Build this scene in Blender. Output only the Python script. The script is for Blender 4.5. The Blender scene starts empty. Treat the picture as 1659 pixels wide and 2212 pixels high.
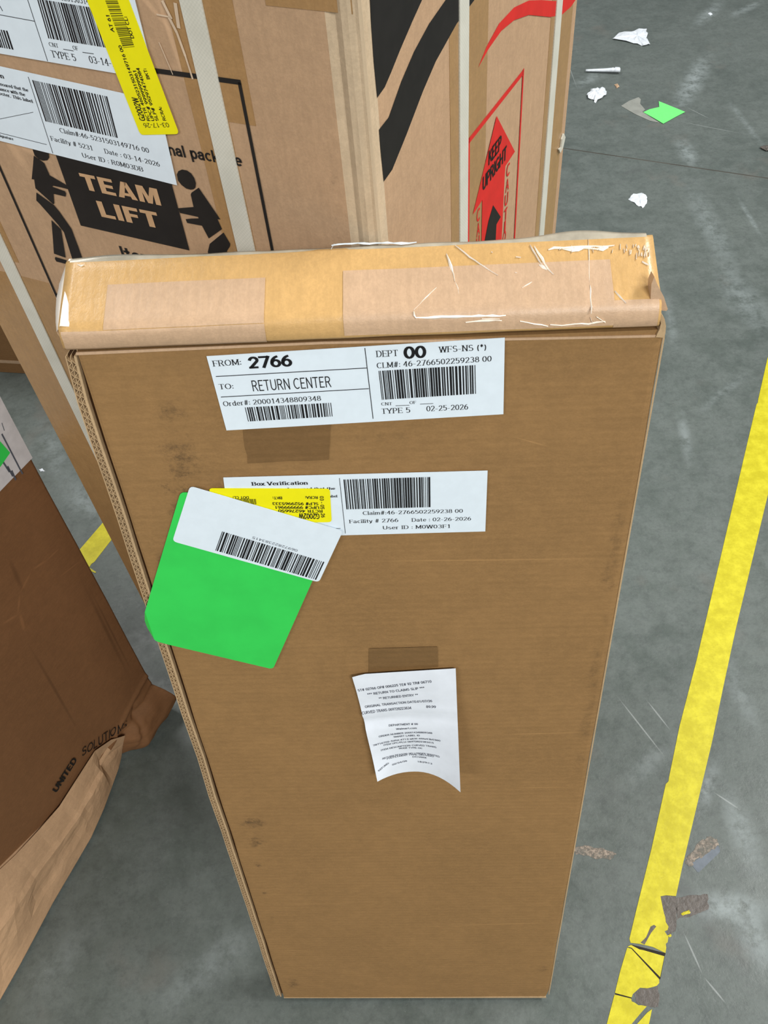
import bpy, bmesh, math, random
import numpy as np
from mathutils import Vector, Matrix, noise as mn

# ------------------------------------------------------------------ camera
FPX, CX, CY = 1812.0, 829.5, 1106.0
CAMH = 1.450
_p, _r = math.radians(49.73), math.radians(-6.37)
_fw = np.array([0, math.cos(_p), -math.sin(_p)])
_x0 = np.array([1.0, 0, 0]); _u0 = np.array([0, math.sin(_p), math.cos(_p)])
CXA = math.cos(_r)*_x0 + math.sin(_r)*_u0
CUP = -math.sin(_r)*_x0 + math.cos(_r)*_u0
CAM = np.array([0, 0, CAMH])
scn = bpy.context.scene
cd = bpy.data.cameras.new('camera'); co = bpy.data.objects.new('camera', cd)
scn.collection.objects.link(co); scn.camera = co
cd.sensor_fit = 'HORIZONTAL'; cd.sensor_width = 36; cd.lens = FPX/1659*36
cd.clip_start = 0.02; cd.clip_end = 60
co.matrix_world = Matrix(((CXA[0], CUP[0], -_fw[0], 0), (CXA[1], CUP[1], -_fw[1], 0),
                          (CXA[2], CUP[2], -_fw[2], CAMH), (0, 0, 0, 1)))

# ------------------------------------------------------------------ light of the hall
W = bpy.data.worlds.new('hall_ambient'); scn.world = W; W.use_nodes = True
W.node_tree.nodes['Background'].inputs[0].default_value = (0.93, 0.97, 1.0, 1)
W.node_tree.nodes['Background'].inputs[1].default_value = 0.26

def lamp(name, loc, target, sx, sy, power, col=(1, .99, .97)):
    l = bpy.data.lights.new(name, 'AREA'); l.shape = 'RECTANGLE'; l.size = sx; l.size_y = sy
    l.energy = power; l.color = col
    o = bpy.data.objects.new(name, l); scn.collection.objects.link(o); o.location = loc
    o.rotation_euler = (Vector(target)-Vector(loc)).to_track_quat('-Z', 'Y').to_euler()
    return o
# ceiling lamps behind, plus added fill lamps in front and front-left
lamp('ceiling_or_fill_lamp', (4.0, 1.1, 5.3), (0.2, 0.8, 0.3), 3.0, 1.2, 330)
lamp('ceiling_or_fill_lamp', (1.8, -4.4, 5.0), (0.0, 0.6, .9), 3.0, 1.2, 345)  # unseen front fill, placed to brighten the upright carton faces
lamp('ceiling_or_fill_lamp', (-2.6, 3.4, 6.2), (-0.5, 1.2, 0), 3.0, 1.2, 170)
lamp('ceiling_or_fill_lamp', (-4.6, -3.2, 4.0), (-0.2, 0.9, .9), 3.0, 1.2, 125)  # fill lamp added to lift the large carton's left face
scn.view_settings.view_transform = 'Standard'; scn.view_settings.look = 'None'
scn.view_settings.gamma = 1; scn.view_settings.use_curve_mapping = False
scn.view_settings.exposure = -0.12

# ------------------------------------------------------------------ frames
def nrm(v): v = np.asarray(v, float); return v/np.linalg.norm(v)
def ray(x, y): return CXA*(x-CX)/FPX - CUP*(y-CY)/FPX + _fw
class Frame:
    """a flat surface: origin, two axes in it, outward normal"""
    def __init__(s, o, ex, ey, n=None):
        s.o = np.asarray(o, float); s.x = nrm(ex); s.y = nrm(ey)
        s.n = nrm(np.cross(s.x, s.y)) if n is None else nrm(n)
    def at(s, u, v, h=0.0): return s.o + s.x*u + s.y*v + s.n*h
    def px(s, x, y):
        r = ray(x, y); t = ((s.o-CAM)@s.n)/(r@s.n); q = CAM + r*t - s.o
        return (q@s.x, q@s.y)
Z = np.array([0, 0, 1.0])
FLOOR = Frame((0, 0, 0), (1, 0, 0), (0, 1, 0))
_ya = math.radians(-30); AX = np.array([math.cos(_ya), math.sin(_ya), 0]); BX = np.array([-math.sin(_ya), math.cos(_ya), 0])
KA, KB = -0.2396, 0.449
LF = Frame(AX*KA+BX*KB, AX, Z)          # large carton, left face (u<0 to the left)
RF = Frame(AX*KA+BX*KB, BX, Z)          # large carton, right face
assert RF.n@AX > .9 and LF.n@BX < -.9
def _rot(v):
    t = np.linalg.norm(v); k = np.asarray(v)/t
    K = np.array([[0, -k[2], k[1]], [k[2], 0, -k[0]], [-k[1], k[0], 0]])
    return np.eye(3)+math.sin(t)*K+(1-math.cos(t))*K@K
_A = _rot([-0.18100064, 0.02421874, -0.09164105])
MW, MD, MU = _A[:, 0], _A[:, 1], _A[:, 2]
M0 = np.array([-0.23462685, 0.27689726, -1.43468335]) + CAM
MF = Frame(M0, MW, MU)                  # leaning carton front: u 0..0.40, v 0..1.10, normal = -MD
HW, HH = 0.40, 1.099

# ------------------------------------------------------------------ helpers
ROOTS = {}
def root(name, loc, label, cat, group=None):
    o = bpy.data.objects.new(name, None); scn.collection.objects.link(o); o.location = loc
    o.empty_display_size = .05
    o['label'] = label; o['category'] = cat
    if group: o['group'] = group
    ROOTS[o.name] = np.array(loc, float); return o
def base_of(o):
    while o.parent: o = o.parent
    return ROOTS.get(o.name, np.zeros(3))
def mk(name, verts, faces, mat, parent=None, uvs=None, smooth=False, label=None, mats=None, fm=None):
    off = base_of(parent) if parent else np.zeros(3)
    me = bpy.data.meshes.new(name)
    vs = [tuple(np.asarray(v)-off) for v in verts]
    me.from_pydata(vs, [], [tuple(int(i) for i in f) for f in faces])
    if uvs is not None:
        ul = me.uv_layers.new(name='UVMap')
        idx = np.zeros(len(me.loops), int); me.loops.foreach_get('vertex_index', idx)
        ul.data.foreach_set('uv', np.array(uvs, float)[idx].ravel())
    me.materials.append(mat)
    for m in (mats or []): me.materials.append(m)
    if fm: me.polygons.foreach_set('material_index', fm)
    if smooth: me.polygons.foreach_set('use_smooth', [True]*len(me.polygons))
    me.update()
    o = bpy.data.objects.new(name, me); scn.collection.objects.link(o)
    if parent: o.parent = parent
    if label: o['label'] = label
    return o
def thing(o, label, cat, group=None):
    o['label'] = label; o['category'] = cat
    if group: o['group'] = group
    return o
def prism(fr, pts, h0, h1):
    n = len(pts)
    v = [fr.at(p[0], p[1], h0) for p in pts]+[fr.at(p[0], p[1], h1) for p in pts]
    uv = [tuple(p) for p in pts]*2
    area = sum(pts[i][0]*pts[(i+1) % n][1]-pts[(i+1) % n][0]*pts[i][1] for i in range(n))
    top = list(range(n, 2*n)); bot = list(range(n))[::-1]
    sides = [(i, (i+1) % n, n+(i+1) % n, n+i) for i in range(n)]
    if area < 0: top, bot = top[::-1], bot[::-1]; sides = [s[::-1] for s in sides]
    return v, [top, bot]+sides, uv
def join(parts):
    V, Fc, U = [], [], []
    for v, f, u in parts:
        k = len(V); V += list(v); U += list(u); Fc += [[i+k for i in q] for q in f]
    return V, Fc, U
def mkj(name, parts, mat, parent=None, **kw):
    v, f, u = join(parts); return mk(name, v, f, mat, parent, uvs=u, **kw)
def mkeach(name, parts, mat, parent=None, **kw):
    return [mk(name, v, f, mat, parent, uvs=u, **kw) for v, f, u in parts if len(v)]
def pxs(fr, pts, o=(0, 0), s=1.0): return [fr.px(o[0]+x/s, o[1]+y/s) for x, y in pts]
def box(fr, u0, u1, v0, v1, h0, h1):
    return prism(fr, [(u0, v0), (u1, v0), (u1, v1), (u0, v1)], h0, h1)
def rounded(pts, r, n=4):
    out = []
    m = len(pts)
    for i in range(m):
        p = np.array(pts[i]); a = np.array(pts[i-1]); b = np.array(pts[(i+1) % m])
        rr = r[i] if isinstance(r, (list, tuple)) else r
        if rr <= 0: out.append(tuple(p)); continue
        da, db = nrm(a-p), nrm(b-p)
        q0, q1 = p+da*rr, p+db*rr
        for k in range(n+1):
            t = k/n; out.append(tuple((1-t)**2*q0+2*t*(1-t)*p+t*t*q1))
    return out
def stroke(fr, a, b, w, h):
    a, b = np.array(a), np.array(b); d = nrm(b-a); p = np.array([-d[1], d[0]])*w/2
    q = [a+p, a-p, b-p, b+p]
    return [fr.at(x[0], x[1], h) for x in q], [(0, 1, 2, 3)], [tuple(x) for x in q]
def flat(fr, pts, h):
    n = len(pts); area = sum(pts[i][0]*pts[(i+1) % n][1]-pts[(i+1) % n][0]*pts[i][1] for i in range(n))
    f = list(range(n)); f = f if area > 0 else f[::-1]
    return [fr.at(p[0], p[1], h) for p in pts], [f], [tuple(p) for p in pts]
def crop(o, s): return lambda p: (o[0]+p[0]/s, o[1]+p[1]/s)

# ------------------------------------------------------------------ lettering (own stroke alphabets: a serif and a grotesque)
def arc(cx, cy, rx, ry, a0, a1, n=9):
    return [(cx+rx*math.cos(math.radians(a0+(a1-a0)*i/n)), cy+ry*math.sin(math.radians(a0+(a1-a0)*i/n))) for i in range(n+1)]
def ell(cx, cy, rx, ry): return arc(cx, cy, rx, ry, 90, 450, 18)
X_ = .68
GL = {
 'A': (.72, [[(.02, 0), (.36, 1)], [(.36, 1), (.70, 0)], [(.15, .34), (.57, .34)]]),
 'B': (.62, [[(.08, 0), (.08, 1)], [(.08, 1), (.32, 1)]+arc(.32, .76, .22, .24, 80, -90)+[(.08, .52)], [(.08, .52), (.34, .52)]+arc(.34, .26, .25, .26, 80, -90)+[(.08, 0)]]),
 'C': (.68, [arc(.38, .5, .34, .5, 48, 312, 14)]),
 'D': (.70, [[(.08, 0), (.08, 1)], [(.08, 1), (.3, 1)]+arc(.3, .5, .36, .5, 80, -80, 12)+[(.3, 0), (.08, 0)]]),
 'E': (.58, [[(.08, 0), (.08, 1)], [(.08, 1), (.56, 1)], [(.08, .52), (.48, .52)], [(.08, 0), (.58, 0)]]),
 'F': (.55, [[(.08, 0), (.08, 1)], [(.08, 1), (.54, 1)], [(.08, .52), (.46, .52)]]),
 'G': (.72, [arc(.38, .5, .34, .5, 48, 325, 14), [(.68, .05), (.68, .46)], [(.44, .46), (.70, .46)]]),
 'H': (.70, [[(.08, 0), (.08, 1)], [(.62, 0), (.62, 1)], [(.08, .52), (.62, .52)]]),
 'I': (.20, [[(.10, 0), (.10, 1)]]), 'J': (.45, [[(.36, 1), (.36, .25)]+arc(.2, .25, .16, .25, 0, -160)]),
 'K': (.66, [[(.08, 0), (.08, 1)], [(.60, 1), (.09, .42)], [(.26, .58), (.64, 0)]]),
 'L': (.54, [[(.08, 0), (.08, 1)], [(.08, 0), (.53, 0)]]),
 'M': (.82, [[(.08, 0), (.08, 1)], [(.08, 1), (.41, .12)], [(.41, .12), (.74, 1)], [(.74, 1), (.74, 0)]]),
 'N': (.70, [[(.08, 0), (.08, 1)], [(.08, 1), (.62, 0)], [(.62, 0), (.62, 1)]]),
 'O': (.76, [ell(.38, .5, .34, .5)]), 'Q': (.76, [ell(.38, .5, .34, .5), [(.45, .25), (.7, -.05)]]),
 'P': (.60, [[(.08, 0), (.08, 1)], [(.08, 1), (.32, 1)]+arc(.32, .74, .23, .26, 80, -90)+[(.08, .48)]]),
 'R': (.66, [[(.08, 0), (.08, 1)], [(.08, 1), (.32, 1)]+arc(.32, .75, .23, .25, 80, -90)+[(.08, .5)], [(.34, .5), (.60, 0)]]),
 'S': (.60, [arc(.30, .745, .23, .255, 30, 255)+arc(.30, .26, .25, .26, 75, -150)]),
 'T': (.62, [[(.31, 0), (.31, 1)], [(.02, 1), (.60, 1)]]),
 'U': (.70, [[(.08, 1), (.08, .34)]+arc(.35, .34, .27, .34, 180, 360, 12)+[(.62, 1)]]),
 'V': (.68, [[(.02, 1), (.34, 0)], [(.34, 0), (.66, 1)]]),
 'W': (.94, [[(.02, 1), (.24, 0)], [(.24, 0), (.47, 1)], [(.47, 1), (.70, 0)], [(.70, 0), (.92, 1)]]),
 'X': (.66, [[(.04, 0), (.62, 1)], [(.04, 1), (.62, 0)]]), 'Y': (.66, [[(.02, 1), (.33, .45)], [(.64, 1), (.33, .45)], [(.33, .45), (.33, 0)]]),
 'Z': (.6, [[(.05, 1), (.56, 1)], [(.56, 1), (.04, 0)], [(.04, 0), (.58, 0)]]),
 '0': (.56, [ell(.28, .5, .24, .5)]), '1': (.56, [[(.12, .80), (.30, 1)], [(.30, 1), (.30, 0)]]),
 '2': (.56, [arc(.28, .73, .22, .27, 165, -25)+[(.06, 0)], [(.05, 0), (.52, 0)]]),
 '3': (.56, [arc(.26, .76, .21, .24, 150, -80)+[(.22, .52)], [(.22, .52)]+arc(.26, .26, .25, .26, 80, -150)]),
 '4': (.56, [[(.40, 0), (.40, 1)], [(.40, 1), (.03, .30)], [(.03, .30), (.54, .30)]]),
 '5': (.56, [[(.49, 1), (.14, 1)], [(.14, 1), (.09, .54)], arc(.27, .32, .24, .32, 135, -145, 12)]),
 '6': (.56, [ell(.28, .31, .23, .31), arc(.50, .34, .45, .66, 180, 98)]),
 '7': (.56, [[(.04, 1), (.52, 1)], [(.52, 1), (.20, 0)]]),
 '8': (.56, [ell(.28, .76, .19, .24), ell(.28, .265, .235, .265)]),
 '9': (.56, [ell(.28, .69, .23, .31), arc(.06, .66, .45, .66, 0, -82)]),
 'a': (.50, [arc(.24, .48, .17, .20, 160, 0)+[(.41, 0)], [(.41, .40), (.22, .38)]+arc(.22, .19, .18, .19, 90, 270)+[(.41, .12)]]),
 'b': (.54, [[(.08, 0), (.08, 1)], ell(.28, .34, .20, .34)]), 'c': (.48, [arc(.27, .34, .22, .34, 45, 315)]),
 'd': (.54, [[(.46, 0), (.46, 1)], ell(.26, .34, .20, .34)]), 'e': (.50, [[(.05, .36), (.46, .36)]+arc(.26, .36, .20, .32, 0, 180)+arc(.26, .34, .21, .34, 180, 318)]),
 'f': (.32, [[(.15, 0), (.15, .78)]+arc(.30, .78, .15, .22, 180, 70), [(.01, .66), (.32, .66)]]),
 'g': (.54, [ell(.26, .34, .20, .34), [(.46, .68), (.46, -.08)]+arc(.26, -.08, .20, .2, 0, -150)]),
 'h': (.54, [[(.08, 0), (.08, 1)], arc(.27, .44, .19, .24, 170, 0)+[(.46, 0)]]), 'i': (.16, [[(.08, 0), (.08, .66)], [(.08, .86), (.08, .98)]]),
 'k': (.50, [[(.08, 0), (.08, 1)], [(.42, .66), (.09, .28)], [(.2, .4), (.47, 0)]]), 'l': (.16, [[(.08, 0), (.08, 1)]]),
 'm': (.82, [[(.08, 0), (.08, .66)], arc(.24, .44, .16, .24, 170, 0)+[(.40, 0)], arc(.57, .44, .17, .24, 170, 0)+[(.74, 0)]]),
 'n': (.54, [[(.08, 0), (.08, .66)], arc(.27, .44, .19, .24, 170, 0)+[(.46, 0)]]), 'o': (.54, [ell(.27, .34, .22, .34)]),
 'p': (.54, [[(.08, -.28), (.08, .66)], ell(.28, .34, .20, .34)]), 'r': (.36, [[(.08, 0), (.08, .66)], arc(.25, .44, .17, .24, 170, 60)]),
 's': (.44, [arc(.22, .50, .16, .18, 35, 260)+arc(.22, .17, .18, .17, 80, -150)]), 't': (.32, [[(.14, .92), (.14, .16)]+arc(.27, .16, .13, .16, 180, 280), [(.01, .66), (.30, .66)]]),
 'u': (.54, [[(.08, .66), (.08, .24)]+arc(.27, .24, .19, .24, 180, 350)+[(.46, .3)], [(.46, .66), (.46, 0)]]), 'v': (.48, [[(.02, .66), (.24, 0)], [(.24, 0), (.46, .66)]]),
 'w': (.72, [[(.02, .66), (.19, 0)], [(.19, 0), (.36, .66)], [(.36, .66), (.53, 0)], [(.53, 0), (.70, .66)]]), 'x': (.48, [[(.03, 0), (.45, .66)], [(.03, .66), (.45, 0)]]),
 'y': (.48, [[(.02, .66), (.25, 0)], [(.46, .66), (.20, -.14), (.06, -.26)]]),
 '#': (.60, [[(.14, 0), (.26, 1)], [(.36, 0), (.48, 1)], [(.04, .34), (.54, .34)], [(.07, .66), (.57, .66)]]), ':': (.16, [[(.08, .06), (.08, .16)], [(.08, .54), (.08, .64)]]),
 '-': (.38, [[(.04, .36), (.34, .36)]]), '*': (.40, [[(.2, .55), (.2, 1)], [(.03, .66), (.37, .90)], [(.03, .90), (.37, .66)]]), '.': (.16, [[(.08, 0), (.08, .1)]]),
 '(': (.28, [arc(.40, .4, .30, .66, 130, 230)]), ')': (.28, [arc(-.12, .4, .30, .66, 50, -50)]), '/': (.40, [[(.02, 0), (.38, 1)]])}
_tc = {}
STY = {'serif': (.125, .055, 1), 'sbold': (.19, .08, 1), 'sans': (.105, .095, 0), 'bold': (.17, .15, 0), 'heavy': (.20, .165, 0)}
def glyphs(s, style):
    key = (s, style)
    if key in _tc: return _tc[key]
    wv, wh, ser = STY[style]; V, F = [], []; x = 0; hh = wh/2
    def quad(q):
        k = len(V); a = sum(q[i][0]*q[(i+1) % 4][1]-q[(i+1) % 4][0]*q[i][1] for i in range(4))
        V.extend(q if a > 0 else q[::-1]); F.append([k, k+1, k+2, k+3])
    def wd(d): return wh+(wv-wh)*abs(d[1])
    for ch in s:
        if ch == ' ': x += .36; continue
        w, sts = GL[ch]
        for st in sts:
            p = [np.array([x+a, (hh+b*(1-wh)) if b >= 0 else b+hh]) for a, b in st]
            runs = [[p[0]]]
            for i in range(1, len(p)):
                if np.linalg.norm(p[i]-runs[-1][-1]) < 1e-4: continue
                if len(runs[-1]) > 1:
                    d0 = nrm(runs[-1][-1]-runs[-1][-2]); d1 = nrm(p[i]-runs[-1][-1])
                    if d0@d1 < .72: runs.append([runs[-1][-1]])
                runs[-1].append(p[i])
            for r in runs:
                r = [q.copy() for q in r]; n_ = len(r)
                straight = n_ == 2
                closed = np.linalg.norm(r[0]-r[-1]) < 1e-4
                if not closed:
                    for e, o_ in ((0, 1), (-1, -2)):
                        d = nrm(r[e]-r[o_]); 
                        ext = hh if abs(d[1]) > .8 else (wv*.5 if abs(d[1]) < .3 and e == 0 and straight else 0)
                        r[e] = r[e]+d*ext
                for i in range(n_-1):
                    pa, pb = r[i], r[i+1]
                    da = nrm(pb-(r[i-1] if i > 0 else (r[-2] if closed else pa)))
                    db = nrm((r[i+2] if i+2 < n_ else (r[1] if closed else pb))-pa)
                    na, nb_ = np.array([-da[1], da[0]])*wd(da)/2, np.array([-db[1], db[0]])*wd(db)/2
                    quad([tuple(pa+na), tuple(pa-na), tuple(pb-nb_), tuple(pb+nb_)])
                if ser and straight and ch not in ':*-#/.':
                    for e, o_ in ((0, 1), (-1, -2)):
                        q = r[e]; d = nrm(q-r[o_])
                        if abs(d[1]) > .75 and (abs(q[1]) < .06 or abs(q[1]-1) < .06 or (abs(q[1]-.68) < .07 and ch.islower())):
                            y0 = 0 if q[1] < .3 else (1-wh if q[1] > .9 else q[1]-wh)
                            ww = .10+wv/2; l0 = ww; r0 = ww
                            if q[1] > .3 and (ch.islower() or ch == '1'): r0 = wv/2
                            if ch in '4' and q[1] > .3: continue
                            quad([(q[0]-l0, y0), (q[0]+r0, y0), (q[0]+r0, y0+wh), (q[0]-l0, y0+wh)])
                        elif abs(d[0]) > .9 and e == -1 and ch in 'ETFLZ27':
                            sg = -1 if q[1] > .5 else 1
                            quad([(q[0]-.03, q[1]-hh*sg), (q[0]+.03, q[1]-hh*sg), (q[0]+.03, q[1]+sg*.17), (q[0]-.01, q[1]+sg*.17)])
        x += w+(.13 if ser else .10)
    V = np.array([(a, b) for a, b in V]) if V else np.zeros((0, 2)); _tc[key] = (V, F); return _tc[key]
CAPH = 1.0
def text(fr, s, p0, p1, cap=None, top=None, style='serif', h=.0006, remap=None):
    """lettering on a flat surface between two points of its baseline"""
    V, F = glyphs(s, style)
    p0, p1 = np.array(p0), np.array(p1); d = p1-p0; L = np.linalg.norm(d); d = d/L
    up = np.array([-d[1], d[0]])
    if top is not None: cap = abs((np.array(top)-p0)@up)
    x0, x1 = V[:, 0].min(), V[:, 0].max(); sx = L/(x1-x0); sy = cap/CAPH
    P = p0+np.outer((V[:, 0]-x0)*sx, d)+np.outer(V[:, 1]*sy, up)
    if remap: W3 = [remap(u, v, h) for u, v in P]
    else: W3 = [fr.at(u, v, h) for u, v in P]
    return W3, F, [tuple(p) for p in P]
def ptext(fr, c, s, a, b, cap=None, top=None, **k):
    return text(fr, s, fr.px(*c(a)), fr.px(*c(b)), cap, fr.px(*c(top)) if top else None, **k)
def barcode(fr, quad, seed, n=52, h=.0006, grey=False):
    """bars inside a quad TL,TR,BR,BL (surface coordinates)"""
    rnd = random.Random(seed); q = [np.array(p) for p in quad]
    ws = [];
    for i in range(n): ws += [rnd.choice([1, 1, 2, 2, 3]), rnd.choice([1, 1, 1, 2, 2])]
    tot = sum(ws[:-1]); x = 0; parts = []
    for i in range(0, len(ws), 2):
        a, b = x/tot, (x+ws[i])/tot; x += ws[i]+ws[i+1]
        pts = [q[0]+(q[1]-q[0])*a, q[3]+(q[2]-q[3])*a, q[3]+(q[2]-q[3])*b, q[0]+(q[1]-q[0])*b]
        parts.append(flat(fr, pts, h))
    return parts

BLOCK = {'T': (.62, [[(0, 1), (.62, 1), (.62, .8), (.42, .8), (.42, 0), (.2, 0), (.2, .8), (0, .8)]]),
 'E': (.58, [[(0, 0), (.58, 0), (.58, .19), (.22, .19), (.22, .41), (.53, .41), (.53, .6), (.22, .6), (.22, .81), (.57, .81), (.57, 1), (0, 1)]]),
 'A': (.72, [[(0, 0), (.22, 0), (.27, .18), (.47, .18), (.415, .36), (.315, .36), (.37, .60), (.415, .36), (.47, .18), (.52, 0), (.74, 0), (.48, 1), (.25, 1)]]),
 'M': (.82, [[(0, 0), (.2, 0), (.2, .62), (.32, 0), (.5, 0), (.62, .62), (.62, 0), (.82, 0), (.82, 1), (.54, 1), (.41, .42), (.28, 1), (0, 1)]]),
 'L': (.56, [[(0, 0), (.56, 0), (.56, .2), (.22, .2), (.22, 1), (0, 1)]]), 'I': (.22, [[(0, 0), (.22, 0), (.22, 1), (0, 1)]]),
 'F': (.55, [[(0, 0), (.22, 0), (.22, .4), (.5, .4), (.5, .59), (.22, .59), (.22, .8), (.55, .8), (.55, 1), (0, 1)]])}
def block(fr, s, p0, p1, top, h):
    p0, p1, top = map(np.array, (p0, p1, top)); d = p1-p0; L = np.linalg.norm(d); d = d/L; up = np.array([-d[1], d[0]])
    cap = abs((top-p0)@up); gap = .09; tot = sum(BLOCK[c][0] for c in s)+gap*(len(s)-1); k = L/tot; x = 0; out = []
    for c in s:
        for pg in BLOCK[c][1]:
            if c == 'A':   # two legs and a bar
                for q in ([(0, 0), (.22, 0), (.37, .70), (.48, 1), (.25, 1)], [(.52, 0), (.74, 0), (.48, 1), (.37, 1), (.37, .70)], [(.24, .16), (.50, .16), (.46, .33), (.28, .33)]):
                    out.append(flat(fr, [tuple(p0+d*(x+a)*k+up*b*cap) for a, b in q], h))
            else: out.append(flat(fr, [tuple(p0+d*(x+a)*k+up*b*cap) for a, b in pg], h))
        x += BLOCK[c][0]+gap
    return out

# ------------------------------------------------------------------ materials
def lin(c): return tuple((x/255/12.92 if x <= 10.3 else ((x/255+.055)/1.055)**2.4) for x in c)+(1,)
class NT:
    def __init__(s, name, rough=.6, spec=.4):
        s.m = bpy.data.materials.new(name); s.m.use_nodes = True; s.t = s.m.node_tree
        s.b = s.t.nodes['Principled BSDF']; s.b.inputs['Roughness'].default_value = rough
        s.b.inputs['Specular IOR Level'].default_value = spec
    def n(s, typ, **kw):
        nd = s.t.nodes.new(typ)
        for k, v in kw.items():
            if k.startswith('i_'):
                nd.inputs[int(k[2:]) if k[2:].isdigit() else k[2:]].default_value = v
            else: setattr(nd, k, v)
        return nd
    def l(s, a, b): s.t.links.new(a, b)
    def uv(s): return s.n('ShaderNodeTexCoord').outputs['UV']
    def obj(s): return s.n('ShaderNodeTexCoord').outputs['Object']
    def scale(s, src, v):
        m = s.n('ShaderNodeMapping'); m.inputs['Scale'].default_value = v; s.l(src, m.inputs[0]); return m.outputs[0]
    def noise(s, src, sc, det=4, rough=.6):
        t = s.n('ShaderNodeTexNoise'); t.inputs['Scale'].default_value = sc; t.inputs['Detail'].default_value = det
        t.inputs['Roughness'].default_value = rough; s.l(src, t.inputs['Vector']); return t.outputs['Fac']
    def ramp(s, f, a, b, lo=0., hi=1.):
        r = s.n('ShaderNodeMapRange'); r.interpolation_type = 'SMOOTHSTEP'
        for i, v in zip((1, 2, 3, 4), (a, b, lo, hi)): r.inputs[i].default_value = v
        s.l(f, r.inputs[0]); return r.outputs[0]
    def math(s, op, a, b=None):
        m = s.n('ShaderNodeMath', operation=op)
        for i, q in enumerate((a, b)):
            if q is None: continue
            if isinstance(q, (int, float)): m.inputs[i].default_value = q
            else: s.l(q, m.inputs[i])
        return m.outputs[0]
    def mix(s, f, a, b, blend='MIX'):
        m = s.n('ShaderNodeMix', data_type='RGBA', blend_type=blend)
        if isinstance(f, (int, float)): m.inputs[0].default_value = f
        else: s.l(f, m.inputs[0])
        for i, q in ((6, a), (7, b)):
            if isinstance(q, tuple): m.inputs[i].default_value = q
            else: s.l(q, m.inputs[i])
        return m.outputs[2]
    def bump(s, f, st=.2, dist=.001):
        b = s.n('ShaderNodeBump'); b.inputs['Strength'].default_value = st; b.inputs['Distance'].default_value = dist
        s.l(f, b.inputs['Height']); s.l(b.outputs[0], s.b.inputs['Normal']); return b
    def color(s, c): s.l(c, s.b.inputs['Base Color'])
    def blotch(s, uvs, u, v, ru, rv, nz, thr=.5, soft=.15):
        m = s.n('ShaderNodeMapping'); m.vector_type = 'TEXTURE'
        m.inputs['Location'].default_value = (u, v, 0); m.inputs['Scale'].default_value = (ru, rv, 1); s.l(uvs, m.inputs[0])
        ln = s.n('ShaderNodeVectorMath', operation='LENGTH'); s.l(m.outputs[0], ln.inputs[0])
        g = s.ramp(ln.outputs['Value'], 0, 1, 1, 0)
        k = s.math('MULTIPLY', s.math('POWER', g, .45), nz); return s.ramp(k, thr-.08, thr+soft)
    def streak(s, co, a, b, w, soft=1.0):
        """soft mask round a line segment"""
        a, b = np.array(a), np.array(b); L = np.linalg.norm(b-a); ang = math.atan2(*(b-a)[::-1])
        m = s.n('ShaderNodeMapping'); m.vector_type = 'TEXTURE'; c = (a+b)/2
        m.inputs['Location'].default_value = (c[0], c[1], 0); m.inputs['Rotation'].default_value = (0, 0, ang)
        m.inputs['Scale'].default_value = (L/2+w, w, 1); s.l(co, m.inputs[0])
        ln = s.n('ShaderNodeVectorMath', operation='LENGTH')
        p = s.n('ShaderNodeVectorMath', operation='MULTIPLY'); p.inputs[1].default_value = (1, 1, 0)
        s.l(m.outputs[0], p.inputs[0]); s.l(p.outputs[0], ln.inputs[0])
        return s.ramp(ln.outputs['Value'], 1-soft, 1, 1, 0)

def cardboard(name, c, dark=.82, fl=0, rough=.75, spec=.25, blot=(), flam=.12, creases=(), darks=()):
    m = NT(name, rough, spec); uv = m.uv()
    c1 = lin(c); c0 = tuple(x*dark for x in c1[:3])+(1,)
    fine = m.ramp(m.math('ADD', m.math('MULTIPLY', m.noise(uv, 520, 3, .7), .5), m.math('MULTIPLY', m.noise(m.scale(uv, (1, 1.7, 1) if fl == 0 else (1.7, 1, 1)), 150, 3, .7), .5)), .38, .62)
    big = m.ramp(m.noise(uv, 9, 4, .6), .32, .68)
    st = m.ramp(m.noise(m.scale(uv, (6, 160, 1) if fl == 0 else (160, 6, 1)), 1.6, 5, .65), .35, .75)
    col = m.mix(big, c0, c1)
    col = m.mix(m.math('MULTIPLY', fine, .42), col, tuple(min(1, x*1.25) for x in c1[:3])+(1,))
    mot = m.ramp(m.noise(uv, 62, 5, .7), .36, .66)
    col = m.mix(m.math('MULTIPLY', mot, .30), col, tuple(x*.74 for x in c1[:3])+(1,))
    col = m.mix(m.math('MULTIPLY', st, .25), col, tuple(x*.72 for x in c1[:3])+(1,))
    if blot:
        nz = m.noise(uv, 48, 10, .85)
        for (u, v, ru, rv, k) in blot:
            b = m.blotch(uv, u, v, ru, rv, nz)
            col = m.mix(m.math('MULTIPLY', b, k), col, lin((45, 38, 32)))
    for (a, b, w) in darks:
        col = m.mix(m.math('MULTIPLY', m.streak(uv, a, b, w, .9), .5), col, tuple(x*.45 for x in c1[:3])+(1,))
    for (a, b, w) in creases:
        col = m.mix(m.math('MULTIPLY', m.streak(uv, a, b, w, .8), .34), col, tuple(min(1, x*1.7) for x in c1[:3])+(1,))
    m.color(col)
    # corrugation showing through
    sep = m.n('ShaderNodeSeparateXYZ'); m.l(uv, sep.inputs[0])
    wv = m.math('SINE', m.math('MULTIPLY', sep.outputs[1 if fl == 0 else 0], 2*math.pi/.007))
    hgt = m.math('ADD', m.math('MULTIPLY', wv, flam), m.math('ADD', m.math('MULTIPLY', big, .9), m.math('MULTIPLY', fine, .12)))
    m.bump(hgt, .35, .0012)
    return m.m
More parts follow.
